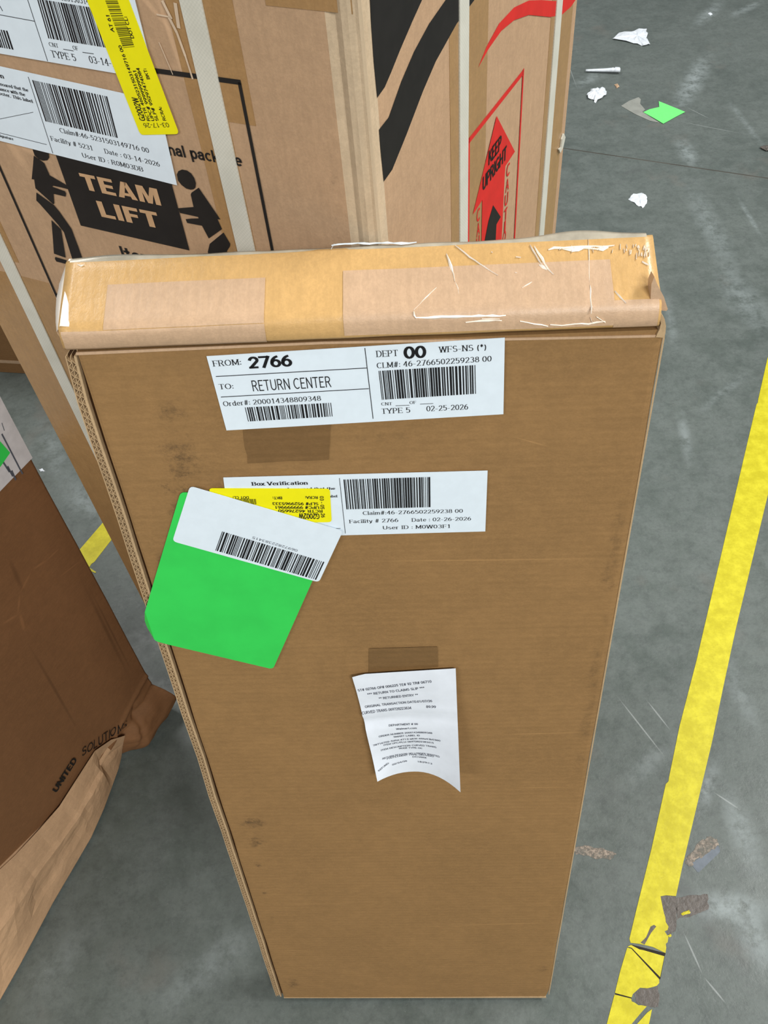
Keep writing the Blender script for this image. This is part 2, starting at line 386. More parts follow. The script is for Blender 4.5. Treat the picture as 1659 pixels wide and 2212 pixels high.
def plain(name, c, rough=.6, spec=.4, var=.06, sc=90, bump=0):
    m = NT(name, rough, spec); co = m.obj()
    f = m.ramp(m.noise(co, sc, 4), .3, .7); c1 = lin(c)
    m.color(m.mix(f, tuple(x*(1-var) for x in c1[:3])+(1,), tuple(min(1, x*(1+var)) for x in c1[:3])+(1,)))
    if bump: m.bump(f, bump, .0008)
    return m.m

SMUDGE = [(.055, 1.01, .05, .06, .7), (.05, .965, .05, .06, .75), (.02, .90, .02, .04, .5), (.058, 1.05, .03, .03, .5),
          (.03, .50, .045, .05, .8), (.03, .455, .03, .05, .75), (.022, .40, .012, .02, .7), (.02, .33, .012, .015, .6),
          (.02, .26, .012, .03, .55), (.02, .05, .03, .06, .7), (.385, .10, .02, .04, .6), (.39, .7, .02, .4, .35),
          (.39, .9, .02, .2, .35), (.2, 1.02, .07, .012, .3), (.12, .98, .2, .05, .25)]
MCREASE = [((.16, .897), (.398, .893), .0013), ((.30, .655), (.398, .657), .0012), ((.31, .56), (.398, .56), .0012),
           ((.24, .236), (.395, .243), .0016), ((.02, .30), (.14, .30), .001), ((.02, .905), (.1, .908), .0012),
           ((.30, 1.018), (.335, 1.005), .0009), ((.02, .165), (.07, .16), .001)]
M_MAIN = cardboard('brown_cardboard', (148, 114, 72), .86, 0, blot=SMUDGE, creases=MCREASE, flam=.08)
M_SIDE = cardboard('pale_cardboard_edge', (188, 160, 122), .85, 1)
M_LID = cardboard('taped_cardboard', (204, 164, 106), .9, 1, rough=.28, spec=.5, flam=.04)
M_LIDBARE = cardboard('pinkish_cardboard', (196, 164, 132), .93, 1, rough=.4, spec=.4, flam=.05)
M_GAPSHADE = plain('gap_shade', (58, 38, 20), .9, .1)  # dark brown holds the shade inside the flap edge and gap
M_BIG = cardboard('kraft_cardboard', (182, 150, 118), .92, 1, flam=.05,
                  creases=[((-.05, .93), (-.01, .90), .003), ((-.10, 1.0), (-.03, .985), .003), ((-.165, 1.29), (-.13, 1.25), .003),
                           ((-.14, 1.29), (-.128, 1.2), .003), ((-.33, 1.19), (-.31, 1.13), .008), ((-.32, 1.16), (-.29, 1.15), .006)],
                  blot=[(-.03, 1.1, .01, .3, .3)])
M_BIGTAPE = cardboard('taped_kraft', (166, 130, 86), .9, 1, rough=.3, spec=.5, flam=.05)
M_WORN = cardboard('worn_corner', (200, 178, 148), .85, 1)
_CF = Frame(AX*-.8, BX, Z); _cp = lambda x, y: _CF.px(x, y)
M_CART = cardboard('dark_cardboard', (128, 90, 58), .88, 0, flam=.03, creases=[(_cp(*a), _cp(*b), w) for a, b, w in
    [((0, 1355), (32, 1335), .003), ((32, 1335), (36, 1290), .003), ((36, 1290), (62, 1240), .003), ((62, 1240), (95, 1218), .003), ((95, 1218), (122, 1192), .0022), ((112, 1262), (175, 1212), .0016), ((36, 1330), (48, 1372), .004)]],
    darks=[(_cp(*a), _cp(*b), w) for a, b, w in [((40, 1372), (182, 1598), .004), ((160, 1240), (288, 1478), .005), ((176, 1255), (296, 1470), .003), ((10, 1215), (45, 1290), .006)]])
M_CARTL = cardboard('lit_crumpled_kraft', (192, 156, 120), .88, 0, flam=.03)  # paler copy of the carton's board, overhead light painted into it
M_BACK = cardboard('old_cardboard', (140, 104, 66), .85, 0)
M_PAPER = plain('label_paper', (222, 234, 242), .5, .4, .02)
M_RECEIPT = plain('thermal_paper', (226, 232, 240), .4, .45, .03, 60)
M_INK = plain('black_ink', (14, 14, 18), .55, .4, .1)
M_GREYINK = plain('grey_ink', (86, 90, 100), .6, .3, .1)
M_YEL = plain('yellow_label', (240, 232, 8), .45, .4, .02)
M_GREEN = plain('green_label', (52, 206, 84), .45, .4, .05, 25)
M_OLIVE = plain('ink_on_yellow', (104, 100, 10), .55, .3)
M_BLACKP = plain('black_print', (28, 26, 24), .6, .35, .15, 60)
M_REDP = plain('red_print', (204, 40, 34), .6, .35, .06, 60)
M_TAN = plain('unprinted_kraft', (192, 156, 118), .75, .25, .06, 120)
M_GREYP = plain('scrap_paper', (222, 228, 234), .7, .3, .06, 120)
M_FILM = plain('clear_film_edge', (172, 164, 146), .2, .6, .2, 40)
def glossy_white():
    m = NT('tape_wrinkle_glare', .3, .8); m.b.inputs['Base Color'].default_value = lin((250, 240, 225));  # near-white for trapped air and painted glare
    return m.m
M_WRINK_GLARE = glossy_white()
def strapm():
    m = NT('strap_plastic', .45, .4); uv = m.uv()
    ch = m.n('ShaderNodeTexChecker'); ch.inputs['Scale'].default_value = 700; m.l(uv, ch.inputs['Vector'])
    ch.inputs[1].default_value = lin((212, 210, 197)); ch.inputs[2].default_value = lin((204, 203, 190))
    d = m.ramp(m.noise(uv, 30, 5), .35, .7)
    m.color(m.mix(m.math('MULTIPLY', d, .25), ch.outputs[0], lin((168, 166, 150)))); m.bump(ch.outputs[1], .15, .0003)
    return m.m
M_STRAP = strapm()
def ftape():
    m = NT('yellow_floor_tape', .42, .45); co = m.obj()
    f = m.ramp(m.noise(co, 35, 6, .7), .35, .7); g = m.ramp(m.noise(co, 160, 5, .75), .56, .8)
    c = m.mix(f, lin((192, 181, 22)), lin((216, 206, 42)))
    c = m.mix(m.math('MULTIPLY', g, .7), c, lin((150, 136, 22)))
    # scrapes along the tape
    r = m.n('ShaderNodeMapping'); r.inputs['Rotation'].default_value = (0, 0, math.radians(-52)); m.l(co, r.inputs[0])
    sc = m.ramp(m.noise(m.scale(r.outputs[0], (3, 90, 1)), 1.5, 5, .7), .66, .76)
    c = m.mix(m.math('MULTIPLY', sc, .4), c, lin((150, 136, 30)))
    m.color(c); m.bump(m.noise(co, 120, 5), .25, .0008); return m.m
M_FTAPE = ftape()
fl = FLOOR.px
def floorm():
    m = NT('sealed_concrete', .42, .45); co = m.obj()
    big = m.ramp(m.noise(co, 2.2, 5, .6), .3, .7); mid = m.ramp(m.noise(co, 14, 7, .7), .32, .68)
    fine = m.ramp(m.noise(co, 150, 5, .7), .3, .72)
    c = m.mix(big, lin((82, 91, 86)), lin((102, 110, 105)))
    c = m.mix(m.math('MULTIPLY', mid, .6), c, lin((112, 120, 116)))
    c = m.mix(m.math('MULTIPLY', fine, .3), c, lin((78, 84, 82)))
    g2 = m.ramp(m.noise(co, 48, 8, .8), .46, .62); sp = m.ramp(m.noise(co, 260, 3, .7), .62, .75)
    c = m.mix(m.math('MULTIPLY', g2, .30), c, lin((64, 69, 68)))
    c = m.mix(m.math('MULTIPLY', sp, .35), c, lin((150, 154, 150)))
    warm = m.ramp(m.noise(co, 5, 3), .6, .75)
    c = m.mix(m.math('MULTIPLY', warm, .35), c, lin((116, 110, 102)))
    # light scuffs, brushed by traffic
    nz = m.ramp(m.noise(co, 28, 6, .75), .32, .62)
    S = [((1460, 250), (1530, 110), .06, .7), ((1470, 300), (1500, 360), .045, .6), ((1480, 380), (1600, 620), .055, .35),
         ((1560, 580), (1659, 720), .07, .35), ((1500, 60), (1560, 0), .05, .5), ((1570, 40), (1650, 0), .035, .5),
         ((1240, 190), (1310, 150), .05, .4), ((1500, 900), (1620, 800), .02, .3), ((1560, 1900), (1440, 1580), .02, .05),
         ((1470, 1960), (1659, 1960), .035, .7), ((1600, 1960), (1659, 2080), .04, .6), ((1550, 1640), (1500, 1780), .02, .5),
         ((1570, 1700), (1640, 1900), .035, .5), ((1560, 1400), (1640, 1600), .03, .25), ((1350, 1700), (1450, 1600), .03, .25),
         ((340, 2180), (560, 2000), .045, .3), ((60, 2150), (200, 2000), .04, .2), ((250, 1400), (330, 1500), .05, .45),
         ((90, 900), (140, 1050), .04, .3), ((150, 1050), (220, 1120), .05, .4), ((1470, 880), (1490, 1010), .02, .4),
         ((1560, 200), (1659, 330), .02, .35), ((1590, 420), (1650, 520), .012, .5), ((1440, 640), (1460, 760), .02, .3)]
    for a, b, w, k in S:
        s_ = m.streak(co, fl(*a), fl(*b), w, 1.0)
        c = m.mix(m.math('MULTIPLY', m.math('MULTIPLY', s_, nz), k), c, lin((158, 168, 168)))
    # thin scratches
    for a, b in [((1475, 2010), (1520, 2110)), ((1520, 2110), (1570, 2170)), ((1330, 1500), (1440, 1640)), ((1395, 1510), (1450, 1580)),
                 ((1540, 1710), (1600, 1750)), ((1480, 230), (1540, 260)), ((1210, 90), (1250, 200)), ((1455, 260), (1610, 290))]:
        c = m.mix(m.math('MULTIPLY', m.streak(co, fl(*a), fl(*b), .0018, .6), .5), c, lin((170, 176, 174)))
    # dark stains; the one left of the leaning carton is painted shadow
    dz = m.ramp(m.noise(co, 18, 6, .7), .4, .6)
    for a, b, w, k in [((1455, 1900), (1530, 1990), .03, .5), ((1540, 2000), (1620, 2100), .05, .35), ((1290, 1650), (1330, 1760), .04, .25),
                       ((400, 1650), (330, 1900), .06, .25), ((1330, 700), (1340, 900), .06, .2), ((1330, 400), (1400, 345), .03, .3)]:
        c = m.mix(m.math('MULTIPLY', m.math('MULTIPLY', m.streak(co, fl(*a), fl(*b), w, 1.0), dz), k), c, lin((78, 80, 80)))
    m.color(c)
    m.l(m.ramp(mid, 0, 1, .36, .55), m.b.inputs['Roughness'])
    m.bump(m.math('ADD', m.math('MULTIPLY', fine, .25), mid), .25, .0012)
    return m.m
M_FLOOR = floorm()
M_JOINT = plain('joint_filler', (88, 86, 80), .8, .2, .2, 12)
M_RESID = plain('glue_residue', (92, 86, 80), .45, .5, .15, 120, .4)
def spall():
    m = NT('chipped_concrete', .8, .2); co = m.obj()
    f = m.ramp(m.noise(co, 170, 5, .7), .38, .6); g_ = m.ramp(m.noise(co, 60, 4, .7), .4, .62)
    c = m.mix(f, lin((110, 106, 98)), lin((168, 154, 140))); c = m.mix(m.math('MULTIPLY', g_, .6), c, lin((112, 114, 108)))
    m.color(c); m.bump(f, .6, .001); return m.m
M_SPALL = spall()
M_SPALLB = plain('pale_concrete', (112, 120, 128), .6, .3, .12, 60)

# ================================================================== SETTING
JB = 2.783
def abp(a, b, z=0): return AX*a+BX*b+Z*z
prof = [(-4.5, 0), (JB-.003, 0), (JB-.002, -.002), (JB+.002, -.002), (JB+.003, 0), (9, 0)]
V = []; F = []
for b, z in prof: V += [abp(-7, b, z), abp(8, b, z)]
for i in range(len(prof)-1): F.append((2*i, 2*i+1, 2*i+3, 2*i+2))
flo = mk('floor', V, F, M_FLOOR, mats=[M_JOINT], fm=[0, 1, 1, 1, 0]); flo['kind'] = 'structure'
rnd = random.Random(4)
def blob(cx_, cy_, pts_px, jit=.0): return [fl(x, y) for x, y in pts_px]
def rough_poly(pts, amp, sub=4, seed=1):
    r = random.Random(seed); out = []
    for i in range(len(pts)):
        a, b = np.array(pts[i]), np.array(pts[(i+1) % len(pts)])
        for k in range(sub):
            q = a+(b-a)*k/sub+np.array([r.uniform(-amp, amp), r.uniform(-amp, amp)])*(0 if k == 0 else 1); out.append(tuple(q))
    return out
# chipped patch beside the tape line: ragged crust and smooth pale patch under it
pp = blob(0, 0, [(1480, 1862), (1486, 1848), (1515, 1815), (1530, 1808), (1548, 1812), (1553, 1826), (1525, 1845), (1500, 1862), (1488, 1872)])
o = mkj('pale_patch', [prism(FLOOR, rounded(blob(0, 0, [(1492, 1866), (1552, 1826), (1556, 1840), (1508, 1886)]), .003), -.001, .0004)], M_SPALLB, flo)
o = mkj('chipped_patch', [prism(FLOOR, rough_poly(pp, .0025, 5, 3), -.001, .0005)], M_SPALL, flo)
parts = [prism(FLOOR, rough_poly(blob(0, 0, q), .003, 4, i), -.001, .0004) for i, q in enumerate([
    [(1240, 1828), (1262, 1826), (1290, 1832), (1332, 1845), (1325, 1853), (1290, 1856), (1255, 1846), (1238, 1842)]])]
o = mkj('chipped_patch', parts, M_SPALL, flo)
cc = crop((1300, 1780), 4.621)
q = [cc(p) for p in [(585, 722), (640, 715), (735, 722), (750, 760), (745, 980), (735, 1060), (690, 1105), (645, 1090), (640, 1050), (625, 960), (605, 850)]]
q2 = [cc(p) for p in [(750, 735), (900, 710), (1055, 700), (1065, 850), (960, 890), (860, 930), (780, 935), (748, 960)]]
q3 = [cc(p) for p in [(320, 1700), (370, 1640), (480, 1640), (555, 1620), (575, 1700), (560, 1830), (490, 1830), (420, 1820), (340, 1780)]]
o = mkj('glue_residue', [prism(FLOOR, rough_poly(blob(0, 0, a), .0012, 4, i), -.001, .0003) for i, a in enumerate([q, q2, q3])], M_RESID, flo)

# ------------------------------------------------------------------ floor tape
ct = crop((1280, 1980), 8.295)
def tp(pts): return [fl(*ct(p)) for p in pts]
LT0, RT0 = fl(1657, 778), (0, 0)
# straight edges carried on beyond the frame along the line itself
bdir = BX[:2]
def along(p, d): return tuple(np.array(p)+bdir*d)
t_main = [along(fl(1657, 778), 2.2), fl(1657, 778), fl(1638, 862), fl(1637, 870), fl(1634, 874), fl(1613.6, 960), fl(1520, 1360), fl(1505, 1425), fl(1468, 1568), fl(1445, 1680),
          fl(1444, 1688), fl(1438, 1694), fl(1408, 1830), fl(1371, 1980)] + tp([(700, 230), (660, 400), (680, 470), (840, 490), (930, 510), (1080, 545), (1305, 655),
          (1320, 560), (1310, 490), (1345, 460), (1358, 370), (1290, 265), (1345, 240), (1360, 180), (1310, 100), (1300, 0)]) + \
         [fl(*cc(p)) for p in [(622, 900), (610, 850), (585, 722), (640, 712), (740, 720)]] + \
         [fl(1476, 1862), fl(1478, 1855), fl(1538.6, 1600), fl(1561, 1490), fl(1589, 1360), along(fl(1589, 1360), 3.1)]
t2 = tp([(625, 540), (690, 510), (840, 590), (900, 600), (1285, 712), (1210, 1085), (700, 560)])
t3 = tp([(620, 560), (690, 575), (1190, 1120), (1195, 1190), (1150, 1240), (1070, 1265), (980, 1285), (850, 1275), (810, 1310), (720, 1390), (700, 1450), (400, 1368), (440, 1200), (500, 960)])
t4 = tp([(392, 1398), (690, 1470), (700, 1520), (750, 1540), (820, 1590), (880, 1590), (970, 1610), (880, 1710), (720, 1900), (700, 1924), (560, 2300), (430, 2800), (20, 2800), (100, 2520), (255, 1924)])
t5 = tp([(1065, 1660), (1010, 1924), (940, 2240), (690, 2500), (800, 1920), (980, 1720)])
L6, R6 = along(fl(1310.7, 2212), -.14), along(fl(1401.8, 2212), -.14)
t6 = [L6, along(L6, -1.8), along(R6, -1.8), R6]
tape = root('floor_tape', tuple(np.append(fl(1440, 1700), 0)), 'long yellow floor tape, torn at its near end, right of the leaning carton', 'tape')
M_CUT = plain('dirt_in_cut', (48, 44, 40), .8, .2)
mkj('dirt_in_cut', [prism(FLOOR, tp([(640, 540), (690, 500), (1310, 655), (1290, 720), (1215, 1120), (1180, 1130), (680, 590)]), .00002, .00008), prism(FLOOR, tp([(398, 1362), (405, 1395), (700, 1470), (700, 1445)]), .00002, .00008)], M_CUT, tape)
for q in (t_main, t2, t3, t4, t5, t6):
    mkj('tape_piece', [prism(FLOOR, q, .0001, .0007)], M_FTAPE, tape)
# dark marker-like cut inside the tape
mkj('tape_gouge', [prism(FLOOR, tp([(1100, 150), (1140, 180), (1050, 290), (930, 505), (860, 470), (960, 370), (1010, 250), (1040, 180)]), .0003, .0009)], M_RESID, tape)
tl = [fl(219.6, 1132.5), fl(236.8, 1171)]
e0 = np.array(fl(219.6, 1132.5)); e1 = np.array(fl(236.4, 1172))
t_left = [tuple(e0+bdir*3.2), tuple(e0), fl(170, 1190), fl(110, 1262), fl(150, 1275), fl(187, 1224), fl(191, 1232), fl(206, 1238), fl(208, 1236), fl(193, 1226), fl(198, 1218), fl(204, 1214), tuple(e1), tuple(e1+bdir*3.2)]
tape2 = mkj('floor_tape', [prism(FLOOR, t_left, .0001, .0007)], M_FTAPE)
thing(tape2, 'short visible stretch of yellow floor tape between the dark crumpled carton and the large carton', 'tape')

# ================================================================== LARGE CARTON
BW, BD, BH = .447, .462, 1.38
big = root('large_carton', tuple(AX*(KA-BW/2)+BX*(KB+BD/2)), 'large strapped kraft carton with TEAM LIFT and red arrow printing, standing behind the leaning carton', 'carton')
# cross-section with a crushed, ridged near corner (offsets along AX, BX from the corner)
cs = [(-BW, .003), (-BW+.003, 0), (-.2, 0), (-.022, 0), (-.016, .0012), (-.011, -.0014), (-.0065, -.0018), (-.003, .0006), (-.0008, .0004), (.0006, .0022), (-.0006, .0055),
      (.0004, .009), (0, .014), (0, .2), (0, BD-.003), (-.003, BD), (-BW, BD)]
def csloop(z, s=0.0): return [AX*(KA+p[0])+BX*(KB+p[1])+Z*z for p in cs]
zs = [0.0005, .004] + list(np.linspace(.05, BH-.01, 28)) + [BH]
V, U, F, FM = [], [], [], []
acc = [0]
for i in range(1, len(cs)): acc.append(acc[-1]+math.hypot(cs[i][0]-cs[i-1][0], cs[i][1]-cs[i-1][1]))
n = len(cs)
for k, z in enumerate(zs):
    for i, p in enumerate(cs):
        w = .0012*mn.noise(Vector((i*.9, z*9, 3))) if 3 < i < 12 else 0
        V.append(AX*(KA+p[0]+w*.6)+BX*(KB+p[1]-w)+Z*z)
        U.append((p[0] if i < 9 else p[1]+.5, z))
for k in range(len(zs)-1):
    for i in range(n):
        j = (i+1) % n; F.append((k*n+i, k*n+j, (k+1)*n+j, (k+1)*n+i)); FM.append(1 if 3 <= i < 12 else 0)
F.append(tuple(range(n))[::-1]); FM.append(0)
F.append(tuple(range((len(zs)-1)*n, len(zs)*n))); FM.append(0)
bigb = mk('carton_body', V, F, M_BIG, big, uvs=U, mats=[M_WORN], fm=FM)
# top flaps and seam tape
TOPF = Frame(AX*KA+BX*KB+Z*BH, AX, BX)
mkj('top_flap', [box(TOPF, -BW+.002, -BW/2-.001, .002, BD-.002, 0, .005)], M_BIG, big)
mkj('top_flap', [box(TOPF, -BW/2+.001, -.002, .002, BD-.002, 0, .005)], M_BIG, big)
mkj('clear_tape', [box(TOPF, -BW/2-.03, -BW/2+.03, .002, BD-.002, .0052, .0056)], M_BIGTAPE, big)
# tape bands on the faces
def band(fr, a, b, z0, z1, h=.0003): return box(fr, a, b, z0, z1, h*.2, h)
uL = lambda x, y: LF.px(x, y); uR = lambda x, y: RF.px(x, y)
mkj('clear_tape', [band(LF, -.132, -.104, .6, BH-.001), band(LF, -.1040, uL(553, 270)[0], uL(553, 272)[1], BH-.001, .00025)], M_BIGTAPE, big)
mkj('clear_tape', [band(LF, -.444, -.345, .002, uL(60, 600)[1]-.0), ], M_BIGTAPE, big)
mkj('clear_tape', [band(LF, -.4, -.372, uL(0, 440)[1]-.06, uL(0, 440)[1]+.1, .0004)], M_BIGTAPE, big)
mkj('clear_tape', [band(RF, .128, .205, .002, BH-.001)], M_BIGTAPE, big)
mkj('clear_tape', [band(RF, .372, .445, .002, BH-.001)], M_BIGTAPE, big)
mkj('clear_tape', [band(LF, -.06, -.004, uL(740, 28)[1], BH-.001, .0004)], M_BIGTAPE, big)
# straps
def strap(fr, a0, a1, lab):
    v0 = box(fr, a0, a1, .001, BH+.0065, .0003, .0013)
    o = mkj('strap', [v0], M_STRAP, big, label=lab); return o
mkj('strap', [prism(LF, [(-.1210, .001), (-.1050, .001), (-.1044, BH), (-.1204, BH)], .0003, .0014)], M_STRAP, big)
mkj('strap', [prism(LF, [(-.3935, .001), (-.3775, .001), (-.3785, BH), (-.3950, BH)], .0006, .0017)], M_STRAP, big)
mkj('strap', [prism(RF, [(.1415, .001), (.1590, .001), (.1632, BH), (.1455, BH)], .0003, .0014)], M_STRAP, big)
mkj('strap', [prism(RF, [(.3925, .001), (.4090, .001), (.4020, BH), (.3830, BH)], .0003, .0014)], M_STRAP, big)
# black frame
P = []
ft = LF.px(435, 190)[1]; fu0, fu1 = -.3415, -.0890
P += [stroke(LF, (fu0-.0012, 1.2280), (fu1+.0012, 1.2280), .0032, .0006), stroke(LF, (fu0, 1.228), (fu0, .80), .0028, .0006), stroke(LF, (fu1, 1.228), (fu1, .80), .0026, .0006)]
zd = LF.px(121, 635)[1]; P.append(stroke(LF, (fu0, zd), (fu1, zd), .0026, .0006))
mkeach('printed_frame', P, M_BLACKP, big)
# TEAM LIFT
c1 = crop((0, 0), 2.963); c7 = crop((0, 300), 5.53); c2 = crop((340, 340), 7.541)
mkj('printed_panel', [flat(LF, pxs(LF, [(121, 333), (175.4, 486.3), (410.3, 540.2), (370, 390), (368, 383)]), .0006)], M_BLACKP, big)
mkj('team_lettering', block(LF, 'TEAM', LF.px(*c1((545, 1208))), LF.px(*c1((1038, 1313))), LF.px(*c1((485, 1098))), .0009), M_TAN, big)
mkj('lift_lettering', block(LF, 'LIFT', LF.px(*c1((655, 1383))), LF.px(*c1((1036, 1461))), LF.px(*c1((607, 1278))), .0009), M_TAN, big)
L1 = [[(395, 118), (420, 190), (470, 235), (520, 255), (570, 250), (595, 215), (590, 180), (575, 120)],
      [(410, 195), (475, 240), (535, 285), (600, 430), (790, 540), (830, 560), (840, 602), (780, 585), (637, 552), (630, 566), (780, 620), (795, 645), (790, 685), (645, 650), (655, 765), (643, 775), (430, 585), (415, 480), (385, 475), (402, 300)],
      [(440, 635), (650, 785), (720, 870), (860, 1070), (950, 1310), (1010, 1480), (1010, 1560), (905, 1560), (865, 1415), (770, 1110), (700, 1020), (480, 770), (440, 730)],
      [(620, 965), (735, 1075), (770, 1290), (790, 1415), (650, 1365), (635, 1150)],
      [(665, 1405), (800, 1445), (800, 1490), (680, 1460), (662, 1430)]]
mkj('lifting_figure', [flat(LF, [LF.px(*c7(p)) for p in q], .0007) for q in L1], M_BLACKP, big)
L2 = [[(325, 270), (350, 215), (410, 190), (490, 205), (560, 255), (610, 330), (635, 410), (630, 480), (600, 510), (550, 518), (480, 500), (400, 440), (345, 370)],
      [(680, 485), (1035, 1005), (985, 995), (1060, 1160), (845, 1312), (735, 1105), (495, 1060), (468, 998), (560, 988), (680, 985), (672, 962), (378, 897), (345, 820), (598, 800), (552, 600), (562, 568)],
      [(1085, 1215), (1195, 1400), (1190, 1440), (1140, 1520), (1240, 1900), (900, 1900), (830, 1530), (860, 1400)]]
mkj('lifting_figure', [flat(LF, [LF.px(*c2(p)) for p in q], .0007) for q in L2], M_BLACKP, big)
mkeach('printed_lettering', [ptext(LF, c1, 'nal package', (1087, 990), (1558, 1065), top=(1072, 915), style='sbold' if 0 else 'bold', h=.0005),
                          ptext(LF, c1, 'Items', (792, 1655), (1065, 1712), top=(770, 1573), style='bold', h=.0005)], M_BLACKP, big)
# right face print
cr = crop((500, 0), 2.183); ca = crop((990, 130), 5.53)
def rpoly(c, pts): return [RF.px(*c(p)) for p in pts]
mkj('black_swoosh', [flat(RF, rpoly(cr, [(648, -60), (655, 100), (668, 290), (685, 460), (720, 410), (750, 340), (790, 240), (850, 100), (900, -10), (925, -60)]), .0005)], M_BLACKP, big)
mkj('black_swoosh', [flat(RF, rpoly(cr, [(1060, -80), (1010, -5), (930, 110), (860, 240), (800, 380), (740, 550), (693, 610), (700, 700), (716, 855), (755, 800), (820, 640), (900, 430), (960, 290), (1060, 110), (1150, -10), (1210, -80)]), .0005)], M_BLACKP, big)
mkj('red_swoosh', [flat(RF, rpoly(cr, [(1160, 320), (1200, 220), (1260, 110), (1330, 35), (1400, 2), (1460, 0), (1525, 5), (1600, -20), (1640, -60), (1640, -30), (1600, 30), (1555, 70), (1500, 80), (1400, 70), (1330, 95), (1270, 145), (1210, 230)]), .0005)], M_REDP, big)
f0, f1, f2, f3 = RF.px(*ca((122, 985))), RF.px(*ca((778, 108))), RF.px(*ca((660, 2150))), RF.px(*ca((108, 2150)))
ud, ur = (f0[0]+f3[0])/2, (f1[0]+f2[0])/2
zt = (f0[1]+f1[1])/2
mkeach('red_frame', [stroke(RF, (ud, zt), (ur, zt), .0046, .0006), stroke(RF, (ud, zt+.0023), (ud, .76), .0044, .0006), stroke(RF, (ur, zt+.0027), (ur, .76), .0036, .0006), stroke(RF, (ud, .7627), (ur, .7627), .0055, .0006)], M_REDP, big)
mkj('red_arrow', [flat(RF, rpoly(ca, [(450, 665), (668, 1090), (555, 1265), (545, 1400), (510, 2150), (495, 2500), (262, 2500), (270, 2150), (278, 1670), (165, 1845)]), .0007)], M_REDP, big)
mkj('small_black_arrow', [flat(RF, rpoly(ca, [(405, 1730), (495, 1870), (445, 1960), (435, 2150), (420, 2400), (270, 2400), (305, 2150), (350, 1920)]), .0010)], M_BLACKP, big)
def let(c, s, p, w=.008, hh=.0125, st='bold'):
    u, v = RF.px(*c(p)); return text(RF, s, (u-w/2, v-hh/2), (u+w/2, v-hh/2), cap=hh, style=st, h=.0006)
mkeach('caution_lettering', [let(ca, s, p, (.004 if s == 'I' else .009)) for s, p in zip('CAUTION', [(590, 1310), (580, 1490), (570, 1660), (560, 1840), (552, 1985), (545, 2110), (540, 2250)])] +
    [let(ca, s, p) for s, p in zip('CAU', [(233, 1850), (232, 2020), (228, 2180)])], M_REDP, big)
ke0, ke1 = RF.px(*ca((348, 1262))), RF.px(*ca((500, 1050))); up0, up1 = RF.px(*ca((278, 1575))), RF.px(*ca((560, 1170)))
mkeach('keep_upright_lettering', [text(RF, 'KEEP', (ke0[0], (ke0[1]+ke1[1])/2), (ke1[0], (ke0[1]+ke1[1])/2), cap=.0132, style='heavy', h=.0011),
                     text(RF, 'UPRIGHT', (up0[0], (up0[1]+up1[1])/2), (up1[0], (up0[1]+up1[1])/2), cap=.0132, style='heavy', h=.0011)], M_BLACKP, big)
# stray strap fibres at the far edge
mkj('strap_fringe', [prism(RF, pxs(RF, [(1203, 322), (1208, 318), (1210, 300), (1214, 288), (1217, 296), (1212, 318), (1206, 330)]), .0006, .0025)], M_STRAP, big)
# clear film wrinkles on the left face
P = []
for a, b, w in [((352, 0), (372, 40), .002), ((366, 35), (384, 70), .002), ((384, 70), (402, 120), .0018), ((402, 120), (418, 170), .0014), ((340, 30), (366, 35), .001), ((380, 5), (388, 60), .0025), ((345, 90), (375, 160), .0006)]:
    P.append(stroke(LF, LF.px(*a), LF.px(*b), w, .0009))
mkeach('film_wrinkle', P, plain('film_on_face', (206, 184, 158), .3, .5, .1, 60), big)

def label_sheet(parent, fr, pts, mat, label, name='shipping_label', h0=.0004, h1=.0008, r=0):
    q = rounded(pts, r) if r else pts
    return mkj(name, [prism(fr, q, h0, h1)], mat, parent, label=label)
SH = .0012
c8 = crop((0, 0), 4.1475)
def P8(*p): return LF.px(*c8(p))
# upper label
tl0, br0 = np.array(LF.px(337.5, 171)), np.array(LF.px(0, 113.5))
d_ = nrm(tl0-br0); up_ = np.array([-d_[1], d_[0]])
q = [tuple(tl0-d_*.203), tuple(tl0), tuple(tl0+up_*.061), tuple(tl0-d_*.203+up_*.061)]
lab = label_sheet(big, LF, q, M_PAPER, 'upper white return label on the large carton, cut off by the frame', h0=.0011, h1=.0014)
H_ = .0016
P = [stroke(LF, P8(265, 0), P8(440, 540), .0005, H_), stroke(LF, P8(-500, 30), P8(325, 182), .0004, H_), stroke(LF, P8(265, 0), P8(190, -230), .0005, H_),
     ptext(LF, c8, 'RETURN CENTER', (-420, 8), (40, 92), cap=.0088, style='sans', h=H_),
     ptext(LF, c8, 'Order#: 200014371092348', (-480, 145), (5, 232), cap=.0036, style='serif', h=H_),
     ptext(LF, c8, 'CLM#: 46-5231503149716 00', (330, -42), (1010, 62), cap=.0041, style='serif', h=H_),
     ptext(LF, c8, 'CNT', (457, 405), (540, 420), cap=.0026, h=H_), stroke(LF, P8(580, 432), P8(672, 448), .0004, H_),
     ptext(LF, c8, 'OF', (670, 436), (717, 445), cap=.0026, h=H_), stroke(LF, P8(752, 460), P8(852, 474), .0004, H_),
     ptext(LF, c8, 'TYPE 5', (480, 503), (700, 540), cap=.0045, h=H_), ptext(LF, c8, '03-14-2026', (820, 553), (1170, 612), cap=.0045, h=H_)]
mkeach('label_lettering', P, M_INK, lab)
mkj('barcode', barcode(LF, [P8(345, -20), P8(870, 65), P8(975, 420), P8(447, 335)], 11, 30, h=H_), M_INK, lab)
mkj('barcode', barcode(LF, [P8(-420, 180), P8(80, 268), P8(135, 437), P8(-365, 350)], 12, 30, h=H_), M_INK, lab)
